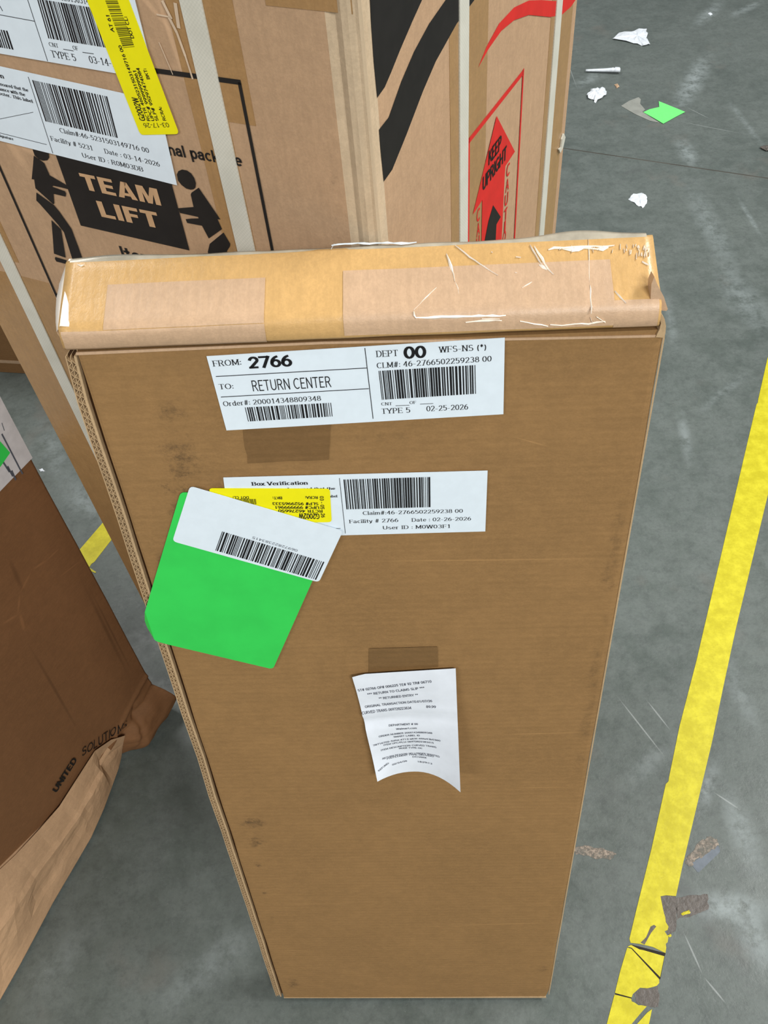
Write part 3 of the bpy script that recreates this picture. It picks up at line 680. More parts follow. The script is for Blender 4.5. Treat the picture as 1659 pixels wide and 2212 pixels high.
# lower label
br0 = np.array(P8(1595, 1652)); d_ = nrm(br0-np.array(P8(0, 1252))); up_ = np.array([-d_[1], d_[0]])
q = [tuple(br0-d_*.203), tuple(br0), tuple(br0+up_*.061), tuple(br0-d_*.203+up_*.061)]
lab = label_sheet(big, LF, q, M_PAPER, 'white box verification label above the TEAM LIFT print', h0=.0011, h1=.0014)
P = [stroke(LF, P8(265, 680), P8(485, 1365), .0005, H_), stroke(LF, P8(-300, 1105), P8(430, 1287), .0004, H_),
     stroke(LF, P8(-60, 1072), P8(310, 997), .0003, H_),
     ptext(LF, c8, 'Claim#:46-5231503149716 00', (553, 1178), (1350, 1362), cap=.0036, h=H_),
     ptext(LF, c8, 'Facility # 5231', (470, 1250), (845, 1340), cap=.0036, h=H_),
     ptext(LF, c8, 'Date : 03-14-2026', (950, 1363), (1445, 1485), cap=.0036, h=H_),
     ptext(LF, c8, 'User ID : R0M03DB', (755, 1400), (1298, 1530), cap=.0036, h=H_),
     ptext(LF, c8, 'Box Verification', (-390, 600), (52, 697), cap=.0034, style='sbold', h=H_),
     ptext(LF, c8, 'I ensured that the', (-20, 750), (270, 815), cap=.0024, style='sbold', h=H_),
     ptext(LF, c8, 'in compliance with the', (-120, 770), (242, 855), cap=.0024, style='sbold', h=H_),
     ptext(LF, c8, 'materials poster. This label', (-200, 790), (312, 915), cap=.0024, style='sbold', h=H_),
     ptext(LF, c8, 'Signature', (0, 1215), (135, 1250), cap=.0022, style='sbold', h=H_)]
mkeach('label_lettering', P, M_INK, lab)
mkj('barcode', barcode(LF, [P8(300, 708), P8(972, 855), P8(1067, 1227), P8(420, 1078)], 13, 34, h=H_), M_INK, lab)
# yellow sticker
c4 = crop((190, 0), 7.371)
def P4(*p): return LF.px(*c4(p))
bl, brr = np.array(P4(860, 2130)), np.array(P4(1475, 2115)); le = nrm(np.array(P4(25, 0))-np.array(P4(830, 2040)))
re_ = nrm(np.array(P4(700, 0))-np.array(P4(1470, 2060)))
q = [tuple(bl), tuple(brr), tuple(brr+re_*.115), tuple(bl+le*.115)]
st = label_sheet(big, LF, q, M_YEL, 'yellow routing sticker running up the side of the large carton', 'yellow_sticker', .0016, .0019, r=.003)
H2 = .0021
P = [ptext(LF, c4, 'G2002W', (950, 1905), (815, 1530), cap=.0052, style='bold', h=H2),
     ptext(LF, c4, 'RCTR 4605231503149716 00', (1022, 1905), (560, 700), cap=.0028, style='bold', h=H2),
     ptext(LF, c4, 'UPC# 9999999961', (1090, 1905), (795, 1105), cap=.0028, style='bold', h=H2),
     ptext(LF, c4, 'SLP# 95297474084', (1157, 1905), (845, 1060), cap=.0028, style='bold', h=H2),
     ptext(LF, c4, 'RCRA:', (1275, 1900), (1195, 1680), cap=.0028, style='bold', h=H2),
     ptext(LF, c4, 'BKT:', (1018, 1240), (955, 1070), cap=.0028, style='bold', h=H2),
     ptext(LF, c4, 'DOT CL:', (768, 590), (650, 245), cap=.0028, style='bold', h=H2),
     ptext(LF, c4, 'AT 61', (455, 495), (372, 225), cap=.0028, style='bold', h=H2),
     ptext(LF, c4, '03-17-26', (1300, 1930), (900, 1940), cap=.0032, style='sans', h=H2)]
mkeach('sticker_lettering', P, M_INK, st)
mkj('sticker_barcode', barcode(LF, [P4(770, 725), P4(500, -10), P4(305, -10), P4(590, 745)], 14, 26, h=H2-.0001), M_OLIVE, st)

# ================================================================== LEANING CARTON (front)
def at(u, d, v): return M0+MW*u+MD*d+MU*v
T = .006; DEP = .044
main = root('leaning_carton', tuple(np.array([M0[0]+.2*MW[0], M0[1]+.02, 0])), 'tall thin brown carton leaning on the corner of the large carton, covered in return labels', 'carton')
DF = Frame(M0, MW, MU)   # h>0 is towards the camera
# inner body, its foot cut so the back edge stands on the floor
def zfoot(u, d): # v at which that corner meets z=.001
    p = M0+MW*u+MD*d; return (.0012-p[2])/MU[2]
c4s = [(-.0010, T+.0006), (.397, T+.0006), (.397, DEP), (-.0010, DEP)]
V = [at(u, d, max(zfoot(u, DEP), -.006) if d == DEP else .001) for u, d in c4s]+[at(u, d, 1.106 if d > .02 else 1.098) for u, d in c4s]
F = [(3, 2, 1, 0), (4, 5, 6, 7)]+[(i, (i+1) % 4, 4+(i+1) % 4, 4+i) for i in range(4)]
mk('carton_body', V, F, M_SIDE, main, uvs=[(0, 0), (.4, 0), (.4, .05), (0, .05), (0, 1.1), (.4, 1.1), (.4, 1.05), (0, 1.05)])
# front panel: gently uneven outline and surface
NU, NV = 24, 60
V, U, F = [], [], []
prof = [(0, -.0045), (0, -.0012), (.0012, 0)]
for j in range(NV+1):
    v = HH*j/NV
    jl = .0008*mn.noise(Vector((0, v*14, 1))); jr = .0012*mn.noise(Vector((5, v*9, 2)))-.003*math.exp(-(v/.012)**2)
    us = [0.0010+jl, .0018+jl]+list(np.linspace(.004, .3945, NU))+[.398+jr, .4003+jr, .4010+jr]
    hs = [-T, -.0008]+[0.0]*NU+[-.0006, -.003, -T]
    for u, h in zip(us, hs):
        bulge = .0005*mn.noise(Vector((u*7, v*4, 5)))
        V.append(MF.at(u, v, h+(bulge if h > -.001 else 0))); U.append((u, v))
W_ = len(us)
for j in range(NV):
    for i in range(W_-1): F.append((j*W_+i, j*W_+i+1, (j+1)*W_+i+1, (j+1)*W_+i))
F.append([j*W_ for j in range(NV+1)]+[(NV-j)*W_+W_-1 for j in range(NV+1)])
bot = [i for i in range(W_)]; F.append(bot[::-1]); F.append([NV*W_+i for i in range(W_)])
mk('front_panel', V, F, M_MAIN, main, uvs=U, smooth=False)
# bright worn rim along bottom
# side flap with its raw double-wall edge
SU0, SU1 = -.0092, -.0012
parts = []
def sstrip(u0, u1, h0, h1, v0=.004, v1=1.096, nseg=30, amp=.0006, sd=0, top_in=0):
    V, U, F = [], [], []
    for j in range(nseg+1):
        v = v0+(v1-v0)*j/nseg
        w = amp*mn.noise(Vector((sd, v*12, 0)))*2 - (.0035*((v-1.07)/.03) if v > 1.07 else 0)*-0.6
        for u, h in ((u0+w, h0), (u1+w, h0), (u1+w, h1), (u0+w, h1)): V.append(MF.at(u, v, h)); U.append((u, v))
    for j in range(nseg):
        for i in range(4): F.append((j*4+i, j*4+(i+1) % 4, j*4+4+(i+1) % 4, j*4+4+i))
    F += [(3, 2, 1, 0), tuple(nseg*4+i for i in range(4))]
    return V, F, U
mkj('side_flap_gap_shade', [sstrip(-.0092, -.0018, -.040, -.0042, sd=1), sstrip(-.0019, .0014, -.0066, -.0050, sd=1)], M_GAPSHADE, main)  # dark core and strip put the gap's shade into colour
flap_o = mkj('flap_liner', [sstrip(-.0095, -.0088, -.0405, -.0004, sd=1), sstrip(-.0034, -.0015, -.0405, -.0002, sd=1), sstrip(-.0064, -.0059, -.02, -.0008, sd=1)], M_SIDE, main)
# flutes
V, F, U = [], [], []
def zig(ua, ub, pitch, ph, sd):
    out = []; k = 0; v = .006+ph
    while v < 1.094:
        w = .0006*mn.noise(Vector((1, v*12, 0)))*2 + (.0021*((v-1.07)/.03) if v > 1.07 else 0)
        out.append((ua+w if k % 2 else ub+w, v)); v += pitch/2*(1+.25*rnd.uniform(-1, 1)); k += 1
    for i in range(len(out)-1):
        a, b = np.array(out[i]), np.array(out[i+1]); d = nrm(b-a); p = np.array([-d[1], d[0]])*.00028
        k0 = len(V)
        for q, h in ((a+p, -.0009), (a-p, -.0009), (b-p, -.0009), (b+p, -.0009), (a+p, -.012), (a-p, -.012), (b-p, -.012), (b+p, -.012)):
            V.append(MF.at(q[0], q[1], h)); U.append(tuple(q))
        F.extend([(k0, k0+1, k0+2, k0+3), (k0, k0+3, k0+7, k0+4), (k0+1, k0+5, k0+6, k0+2)])
zig(-.0089, -.0063, .0052, 0, 1); zig(-.0060, -.0034, .0060, .002, 2)
fo = mk('corrugation', V, F, M_SIDE, main, uvs=U); fo['kind'] = 'stuff'
# torn liner curl on the flap
tc = [(181, 936), (186, 920), (188, 905), (186, 893), (190, 905), (193, 920), (190, 930)]
mkj('torn_liner', [prism(MF, [MF.px(x, y) for x, y in tc], -.006, -.0052)], M_SIDE, main)
# side wall seen on the right
# lid: lofted strip
def lidprof(u):
    w = .0010*mn.noise(Vector((u*14, 0, 7))); w2 = .0012*mn.noise(Vector((u*25, 3, 7)))
    l = math.exp(-((u-.05)/.07)**2)
    return [(.008, 1.1022), (.0030, 1.1026+w2*.4), (-.0028, 1.1032+w2*.4), (-.0046+w*.6, 1.1052), (-.0044+w, 1.1095), (-.0040+w-.0018*l, 1.1145+w2*.6), (-.0022-.001*l, 1.1190+w2*.3), (.0022, 1.1222), (.0130, 1.1288), (.0235, 1.1355+w*.6), (.0340, 1.1421),
            (.0402, 1.1462), (.0425, 1.1468+w*.5), (.0440, 1.1455), (.0446, 1.142), (.0446, 1.13), (.0446, 1.098)]
NLU = 60; V, U, F = [], [], []
prof0 = lidprof(0)
for i in range(NLU+1):
    t = i/NLU; u = -.0045+t*.3985
    for k, (d, v) in enumerate(lidprof(u)):
        uu = u
        if i == 0: uu += .001*mn.noise(Vector((k*.7, 1, 1)))
        V.append(at(uu, d, v)); U.append((u, k*.008))
NP = len(prof0)
for i in range(NLU):
    for k in range(NP-1): F.append((i*NP+k, (i+1)*NP+k, (i+1)*NP+k+1, i*NP+k+1))
F.append(list(range(NP))); F.append([NLU*NP+k for k in range(NP)][::-1])
lid = mk('taped_lid', V, F, M_LID, main, uvs=U, smooth=True)
# frames for things stuck on the lid
LTOP = Frame(at(0, .0030, 1.1222), MW, at(0, .0405, 1.1462)-at(0, .0030, 1.1222))
LLIP = Frame(at(0, -.0050, 1.1062), MW, at(0, -.0042, 1.1170)-at(0, -.0050, 1.1062))
def lid_strip(name, u0, u1, s0, s1, mat, h=.0005):
    # follows the lid surface from profile index s0 to s1
    V, U, F = [], [], []; n = 14
    for i in range(n+1):
        u = u0+(u1-u0)*i/n; pr = lidprof(u)
        ks = [s0]+[k for k in range(math.ceil(s0+1e-6), math.floor(s1)+1)]+([s1] if s1 % 1 else [])
        for k in ks:
            a = int(math.floor(k)); f = k-a; b = min(a+1, len(pr)-1)
            d = pr[a][0]*(1-f)+pr[b][0]*f; v = pr[a][1]*(1-f)+pr[b][1]*f
            t = np.array([pr[b][0]-pr[a][0], pr[b][1]-pr[a][1]]) if b != a else np.array([pr[a][0]-pr[a-1][0], pr[a][1]-pr[a-1][1]]); t = nrm(t); nn = (-t[1], t[0])
            V.append(at(u, d+nn[0]*h, v+nn[1]*h)); U.append((u, k*.008))
    m = len(ks)
    for i in range(n):
        for k in range(m-1): F.append((i*m+k, (i+1)*m+k, (i+1)*m+k+1, i*m+k+1))
    return mk(name, V, F, mat, main, uvs=U, smooth=True)
lid_strip('tape_strip', .0265, .1345, 5.6, 9.1, M_LIDBARE)
lid_strip('tape_strip', .1870, .3640, 3.2, 9.3, M_LIDBARE)
lid_strip('tape_strip', -.003, .1345, 1.6, 5.5, M_LIDBARE, .0004)
lid_strip('tape_strip', .3640, .3925, 2.5, 6.6, M_LIDBARE, .0004)
# wrinkles: raised folds, their near-white colour painting glare on the tape
c5 = crop((780, 480), 2.304)
def fold(fr, pts, w, hgt):
    """a little raised ridge following points"""
    q0 = [np.array(fr.px(*p)) for p in pts]; V, U, F = [], [], []; q = []
    for i in range(len(q0)-1):
        L_ = np.linalg.norm(q0[i+1]-q0[i]); m2 = max(1, int(L_/.004)); dd = nrm(q0[i+1]-q0[i]); pp = np.array([-dd[1], dd[0]])
        for k in range(m2): q.append(q0[i]+(q0[i+1]-q0[i])*k/m2+pp*(w*.25*rnd.uniform(-1, 1) if k else 0))
    q.append(q0[-1])
    for i, p in enumerate(q):
        a = q[max(i-1, 0)]; b = q[min(i+1, len(q)-1)]; d = nrm(b-a); s = np.array([-d[1], d[0]])
        ww = w*(.3 if i in (0, len(q)-1) else rnd.uniform(.35, 1.15))
        for o_, h in ((-ww, .0004), (0, hgt), (ww, .0004)):
            V.append(fr.at(p[0]+s[0]*o_/2, p[1]+s[1]*o_/2, h)); U.append(tuple(p))
    for i in range(len(q)-1):
        for k in range(2): F.append((i*3+k, i*3+3+k, i*3+4+k, i*3+1+k))
    return V, F, U
folds = []
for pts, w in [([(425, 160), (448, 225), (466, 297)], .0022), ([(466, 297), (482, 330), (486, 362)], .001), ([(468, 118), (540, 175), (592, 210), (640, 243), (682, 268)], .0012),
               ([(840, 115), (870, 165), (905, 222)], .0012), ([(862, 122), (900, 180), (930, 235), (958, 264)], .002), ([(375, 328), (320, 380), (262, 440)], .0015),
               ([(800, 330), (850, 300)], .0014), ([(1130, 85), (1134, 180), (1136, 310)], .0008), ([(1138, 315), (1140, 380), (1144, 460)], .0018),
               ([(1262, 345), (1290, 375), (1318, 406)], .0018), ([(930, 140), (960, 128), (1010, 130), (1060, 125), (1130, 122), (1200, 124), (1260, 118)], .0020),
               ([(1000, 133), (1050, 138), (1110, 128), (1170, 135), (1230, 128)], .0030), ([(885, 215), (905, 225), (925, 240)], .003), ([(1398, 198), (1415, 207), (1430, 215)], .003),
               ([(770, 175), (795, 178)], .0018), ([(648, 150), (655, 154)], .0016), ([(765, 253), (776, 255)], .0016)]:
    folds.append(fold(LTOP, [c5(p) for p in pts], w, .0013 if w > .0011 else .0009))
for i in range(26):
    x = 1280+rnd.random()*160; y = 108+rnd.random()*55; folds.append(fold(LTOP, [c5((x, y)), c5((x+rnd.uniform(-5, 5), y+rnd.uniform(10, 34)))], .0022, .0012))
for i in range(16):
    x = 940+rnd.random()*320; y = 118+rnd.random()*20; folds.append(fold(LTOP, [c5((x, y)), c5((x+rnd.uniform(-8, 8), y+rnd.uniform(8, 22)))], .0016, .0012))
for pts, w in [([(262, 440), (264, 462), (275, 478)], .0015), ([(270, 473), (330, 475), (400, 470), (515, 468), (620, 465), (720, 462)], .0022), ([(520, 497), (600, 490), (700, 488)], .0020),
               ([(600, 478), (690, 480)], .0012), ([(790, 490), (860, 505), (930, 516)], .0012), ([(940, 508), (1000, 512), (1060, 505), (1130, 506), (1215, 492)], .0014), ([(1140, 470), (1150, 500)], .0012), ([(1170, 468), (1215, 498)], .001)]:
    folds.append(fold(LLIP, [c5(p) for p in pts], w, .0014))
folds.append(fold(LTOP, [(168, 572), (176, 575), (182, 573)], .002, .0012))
mkeach('tape_wrinkle_glare', folds[:17]+folds[17+42:], M_WRINK_GLARE, main)
wk = mkj('tape_glare_flecks', folds[17:17+42], M_WRINK_GLARE, main); wk['kind'] = 'stuff'  # pale flecks painting the glare patch and its speckle
# clear film standing along the back edge and folded over the left end
V, U, F = [], [], []
N = 80
for i in range(N+1):
    t = i/N; u = -.002+t*.392
    hh = .0006+.0014*abs(mn.noise(Vector((u*22, 9, 0))))+.0042*math.exp(-((u-.345)/.03)**2)+.002*math.exp(-((u-.03)/.03)**2)
    hh = max(.0006, hh)
    for d, v in ((.0405, 1.1462), (.0425, 1.1466+hh*.55), (.0445, 1.1462+hh), (.0450, 1.1440), (.0448, 1.13)):
        V.append(at(u, d, v)); U.append((u, v))
for i in range(N):
    for k in range(4): F.append((i*5+k, (i+1)*5+k, (i+1)*5+k+1, i*5+k+1))
mk('film_edge', V, F, M_FILM, main, uvs=U, smooth=True)
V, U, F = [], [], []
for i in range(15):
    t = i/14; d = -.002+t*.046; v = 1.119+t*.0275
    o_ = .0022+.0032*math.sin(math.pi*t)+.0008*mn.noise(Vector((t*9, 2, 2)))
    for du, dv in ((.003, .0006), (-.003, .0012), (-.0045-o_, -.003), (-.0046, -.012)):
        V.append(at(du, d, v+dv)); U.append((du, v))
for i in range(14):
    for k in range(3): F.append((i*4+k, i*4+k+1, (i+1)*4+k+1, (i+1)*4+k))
mk('folded_tape_end', V, F, M_WRINK_GLARE, main, uvs=U, smooth=True)  # white colour paints the shine on the folded end
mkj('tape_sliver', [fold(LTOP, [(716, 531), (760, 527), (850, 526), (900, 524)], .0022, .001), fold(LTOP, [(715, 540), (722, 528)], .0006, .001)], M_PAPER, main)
# crushed corner flap on the right of the lid
cl = crop((1340, 480), 7.371)
FK = Frame(at(0, -.001, 0), MW, MU)
mkj('corner_flap', [prism(FK, [FK.px(*cl(p)) for p in [(548, 880), (600, 1010), (700, 1200), (762, 1395), (740, 1425), (555, 1405), (480, 1400), (500, 1000)]], -.010, -.001)], M_LIDBARE, main)
mkj('crushed_corner', [prism(FK, [FK.px(*cl(p)) for p in [(610, 1450), (650, 1455), (700, 1530), (722, 1640), (712, 1760), (690, 1830), (560, 1820), (620, 1690), (640, 1600)]], -.014, .001),
                       prism(FK, [FK.px(*cl(p)) for p in [(480, 1420), (560, 1450), (640, 1470), (630, 1520), (540, 1520), (500, 1480)]], -.012, .000)], M_SIDE, main)
mkj('panel_crease', [prism(MF, [MF.px(*p) for p in [(165, 760), (700, 737), (1200, 727), (1430, 722), (1430, 727), (1200, 732), (700, 742), (165, 766)]], .0001, .0010)], M_LIDBARE, main)
mkj('edge_highlight', [stroke(MF, (.4002, .01), (.4000, 1.094), .0012, -.0002)], M_SIDE, main)  # pale strip painting the highlight on the rounded right edge
mkj('bottom_rim', [prism(MF, [(.002, .0005), (.397, -.0005), (.396, .004), (.30, .003), (.15, .0015), (.002, .002)], -.001, .0006)], M_SIDE, main)

# ---- labels on the front panel
c6 = crop((420, 720), 2.37)
def Q(c): return lambda *p: MF.px(*c(p))
q6 = Q(c6)
lab = label_sheet(main, MF, [MF.px(447, 767), MF.px(1090, 727), MF.px(1087, 892), MF.px(490, 927)][::-1], M_PAPER, 'white return label reading FROM 2766 just below the lid', h0=.0013, h1=.0017)
H_ = .0020
def T6(s, a, b, cap, style='serif'): return ptext(MF, c6, s, a, b, cap=cap, style=style, h=H_)
P = [T6('FROM:', (97, 163), (243, 154), .0045), T6('2766', (283, 174), (505, 162), .0092, 'heavy'), stroke(MF, q6(112, 214), q6(885, 170), .0006, H_),
     T6('TO:', (130, 280), (203, 276), .0042), T6('RETURN CENTER', (303, 290), (703, 268), .0088, 'sans'), stroke(MF, q6(138, 319), q6(893, 276), .0006, H_),
     T6('Order#: 200014348809348', (152, 366), (650, 337), .0040), stroke(MF, q6(873, 68), q6(915, 430), .0005, H_),
     T6('DEPT', (930, 115), (1042, 109), .0048), T6('00', (1073, 125), (1188, 118), .0095, 'heavy'), T6('WFS-NS (*)', (1248, 92), (1492, 78), .0045),
     T6('CLM#: 46-2766502259238 00', (935, 172), (1520, 136), .0042), T6('CNT', (957, 362), (1012, 360), .0024), stroke(MF, q6(1030, 363), q6(1100, 361), .0004, H_),
     T6('OF', (1102, 355), (1135, 353), .0024), stroke(MF, q6(1155, 355), q6(1222, 352), .0004, H_), T6('TYPE 5', (958, 405), (1105, 398), .0044), T6('02-25-2026', (1188, 392), (1400, 382), .0044)]
mkeach('label_lettering', P, M_INK, lab)
mkj('barcode', barcode(MF, [q6(260, 372), q6(700, 348), q6(708, 418), q6(277, 444)], 21, 40, h=H_), M_INK, lab)
mkj('barcode', barcode(MF, [q6(943, 185), q6(1437, 155), q6(1440, 302), q6(960, 333)], 22, 40, h=H_), M_INK, lab)
lab = label_sheet(main, MF, [MF.px(483, 1029), MF.px(1053, 1014), MF.px(1048, 1145), MF.px(500, 1160)][::-1], M_PAPER, 'white box verification label, half hidden by the yellow and white stickers', h0=.0013, h1=.0017)
cv = crop((680, 1000), 4.1475); cw = crop((300, 1000), 3.607); qv, qw = Q(cv), Q(cw)
def Tv(s, a, b, cap, style='serif', c=cv): return ptext(MF, c, s, a, b, cap=cap, style=style, h=H_)
P = [Tv('Claim#:46-2766502259238 00', (432, 452), (1325, 431), .0036), Tv('Facility # 2766', (308, 527), (748, 514), .0036), Tv('Date : 02-26-2026', (865, 513), (1398, 500), .0036),
     Tv('User ID : M0W03F1', (612, 582), (1212, 568), .0036), stroke(MF, qv(222, 122), qv(275, 618), .0004, H_), stroke(MF, qv(190, 574), qv(232, 572), .0004, H_),
     Tv('Box Verification', (880, 165), (1318, 157), .0034, 'sbold', cw), Tv('I ensured that the', (1160, 201), (1532, 196), .0024, 'sbold', cw), Tv('This label', (1400, 258), (1550, 256), .0024, 'sbold', cw)]
mkeach('label_lettering', P, M_INK, lab)
mkj('barcode', barcode(MF, [qv(258, 135), qv(1033, 112), qv(1036, 382), qv(285, 402)], 23, 42, h=H_), M_INK, lab)
st = label_sheet(main, MF, [MF.px(452, 1051), MF.px(713, 1052), MF.px(717, 1124), MF.px(470, 1128)][::-1], M_YEL, 'yellow routing sticker stuck upside down on the front', 'yellow_sticker', .0020, .0023, r=.003)
H3 = .0026
def Ty(s, a, b, cap, style='bold'):
    cap *= 1.2
    return ptext(MF, cw, s, a, b, cap=cap, style=style, h=H3)
P = [Ty('G2002W', (1408, 378), (1245, 376), .0048, 'bold'), Ty('RCTR 46276650', (1432, 350), (1087, 347), .0024), Ty('UPC# 999999961', (1405, 321), (1067, 319), .0024), Ty('SLP# 9529965333', (1400, 292), (1042, 290), .0024),
     Ty('RCRA:', (1395, 243), (1298, 243), .0023), Ty('BKT:', (1117, 246), (1045, 246), .0023), Ty('DOT CL:', (858, 244), (735, 244), .0023), Ty('03 - 05 - 26', (1410, 243), (1422, 410), .0026)]
mkeach('sticker_lettering', P, M_INK, st)
mkj('sticker_barcode', barcode(MF, [qw(760, 265), qw(915, 265), qw(920, 306), qw(800, 320)], 25, 14, h=H3), M_OLIVE, st)
# green sticker: hangs past the edge, corner bent back
qg = [(330, 209), (400, 215), (1400, 700), (1355, 900), (1050, 1582), (1020, 1582), (222, 1393), (140, 1370), (60, 1290), (42, 1240), (50, 1150)]
pts = [MF.px(*cw(p)) for p in qg]
pts = rounded(pts, [.004, 0, 0, 0, .003, 0, .002, .002, .002, .002, 0], 3)
def bend(u, v, h): return MF.at(u, v, h-(.9*(-.0102-u) if u < -.0102 else 0)) 
bm = bmesh.new()
vs = [bm.verts.new((u, v, 0)) for u, v in pts]; f = bm.faces.new(vs)
for k in (-.013, -.0115, -.0102): bmesh.ops.bisect_plane(bm, geom=bm.verts[:]+bm.edges[:]+bm.faces[:], plane_co=(k, 0, 0), plane_no=(1, 0, 0))
bm.verts.index_update(); V = []; U = []; F = []
for v in bm.verts: V.append(bend(v.co.x, v.co.y, .0030)); U.append((v.co.x, v.co.y))
nb = len(V)
for v in bm.verts: V.append(bend(v.co.x, v.co.y, .0026)); U.append((v.co.x, v.co.y))
for f in bm.faces:
    i = [v.index for v in f.verts]
    if f.normal.z < 0: i = i[::-1]
    F.append(i); F.append([k+nb for k in i][::-1])
for e in bm.edges:
    if len(e.link_faces) == 1: a, b = e.verts; F.append((a.index, b.index, b.index+nb, a.index+nb))
bm.free()
mk('green_sticker', V, F, M_GREEN, main, uvs=U, label='blank bright green sticker hanging over the left edge')
st = label_sheet(main, MF, [qw(405, 158), qw(1592, 508), qw(1405, 908), qw(268, 588)][::-1], M_PAPER, 'blank white sticker with one upside-down barcode over the green sticker', 'white_sticker', .0032, .0035, r=.004)
H4 = .0038
mkj('barcode', barcode(MF, [qw(655, 510), qw(1448, 748), qw(1383, 887), qw(602, 658)], 26, 50, h=H4), M_INK, st)
mkeach('sticker_lettering', [ptext(MF, cw, '06972822383415', (1243, 652), (893, 548), cap=.0026, style='sans', h=H4)], M_GREYINK, st)
# old tape ghosts on the panel
M_GHOST = cardboard('tape_ghost', (122, 92, 56), .9, 0, rough=.45, spec=.4)
mkj('old_tape_patch', [flat(MF, rough_poly([MF.px(*p) for p in [(525, 928), (535, 1000), (710, 992), (715, 915)]], .0006, 4, 8), .0006)], M_GHOST, main)
mkj('old_tape_patch', [flat(MF, [MF.px(*p) for p in [(797, 1400), (945, 1396), (946, 1440), (797, 1452)]], .0006)], M_GHOST, main)
# ---- curled receipt
R4 = [np.array(p) for p in [(.1650, .7565), (.2612, .7625), (.2650, .5985), (.1795, .5990)]]  # TL TR BR BL in the panel
def rc_pos(s, t, h=0):
    p = (R4[0]*(1-s)+R4[1]*s)*(1-t)+(R4[3]*(1-s)+R4[2]*s)*t
    e = abs(s-.45)/.5; lift = .0034+.017*(e**2.1)*(t**1.6)*(1.2 if s > .5 else .85)+.003*max(0, 1-s*9)*max(0, 1-t*7)+.0006*math.sin(t*14)-.0028*math.exp(-((t-.44+.03*s)/.035)**2)*(1-.5*s)+.0012*math.exp(-((t-.38)/.03)**2)
    return MF.at(p[0], p[1], lift+h)
NS, NTT = 16, 24
V = [rc_pos(i/NS, j/NTT, 0) for j in range(NTT+1) for i in range(NS+1)]+[rc_pos(i/NS, j/NTT, -.00012) for j in range(NTT+1) for i in range(NS+1)]
U = [(i/NS*.09, j/NTT*.17) for j in range(NTT+1) for i in range(NS+1)]*2
F = []; m_ = (NS+1)*(NTT+1)
for j in range(NTT):
    for i in range(NS):
        a = j*(NS+1)+i; q = (a, a+NS+1, a+NS+2, a+1); F.append(q); F.append(tuple(k+m_ for k in q[::-1]))
rec = mk('receipt', V, F, M_RECEIPT, main, uvs=U, smooth=True, label='curled white till receipt taped to the front, its foot curling away')
def rmap(u, v, h):
    # surface coordinate -> paper coordinate, then up onto the curl
    p = np.array([u, v]); s, t = .5, .5
    for _ in range(6):
        f = (R4[0]*(1-s)+R4[1]*s)*(1-t)+(R4[3]*(1-s)+R4[2]*s)*t - p
        ds = (R4[1]-R4[0])*(1-t)+(R4[2]-R4[3])*t; dt = (R4[3]-R4[0])*(1-s)+(R4[2]-R4[1])*s
        d = np.linalg.solve(np.array([ds, dt]).T, -f); s += d[0]; t += d[1]
    return rc_pos(s, t, .0003)
cx3 = crop((740, 1380), 5.925)
def Tr(s, a, b, cap=.0030):
    cap *= 1.18
    pa, pb = MF.px(*cx3(a)), MF.px(*cx3(b)); return text(MF, s, pa, pb, cap=cap, style='bold', h=.0003, remap=rmap)
P = [Tr('ST# 02766 OP# 006225 TE# 92 TR# 06710', (203, 625), (1140, 512)), Tr('*** RETURN TO CLAIMS SLIP ***', (325, 680), (1050, 595)), Tr('** RETURNED ENTRY **', (470, 738), (968, 690)),
     Tr('ORIGINAL TRANSACTION DATE:01/07/26', (292, 838), (1148, 765)), Tr('CURVED TRANS 069728223834', (253, 905), (880, 862)), Tr('89.99', (1070, 842), (1195, 836)),
     Tr('DEPARTMENT # 00', (595, 1072), (965, 1056), .0022), Tr('Walmart.com', (685, 1118), (950, 1105), .0022), Tr('ORDER NUMBER 200014348809348', (467, 1190), (1147, 1148), .0022),
     Tr('SMART LABEL ID', (655, 1215), (990, 1198), .0022), Tr('78716702-5d5d-4713-a63f-45fe43b0360', (395, 1283), (1250, 1222), .0021), Tr('ITEM UPC/PLU: 06972822383415', (530, 1305), (1165, 1272), .0022),
     Tr('ITEM DESCRIPTION: CURVED TRANS', (497, 1362), (1200, 1320), .0022), Tr('NODE TYPE: DC', (722, 1373), (1020, 1368), .0020), Tr('RETURN REASON: NO LONGER WANTED', (515, 1462), (1240, 1425), .0022),
     Tr('FULFILLMENT TYPE: DELIVERY', (570, 1474), (1170, 1445), .0018), Tr('EXCHANGE', (895, 1484), (1075, 1480), .0020), Tr('REFUND:', (472, 1570), (600, 1520), .0020),
     Tr('02/24/26', (640, 1553), (828, 1530), .0020), Tr('18:29:13', (960, 1540), (1145, 1535), .0020)]
mkeach('receipt_lettering', P, M_GREYINK, rec)

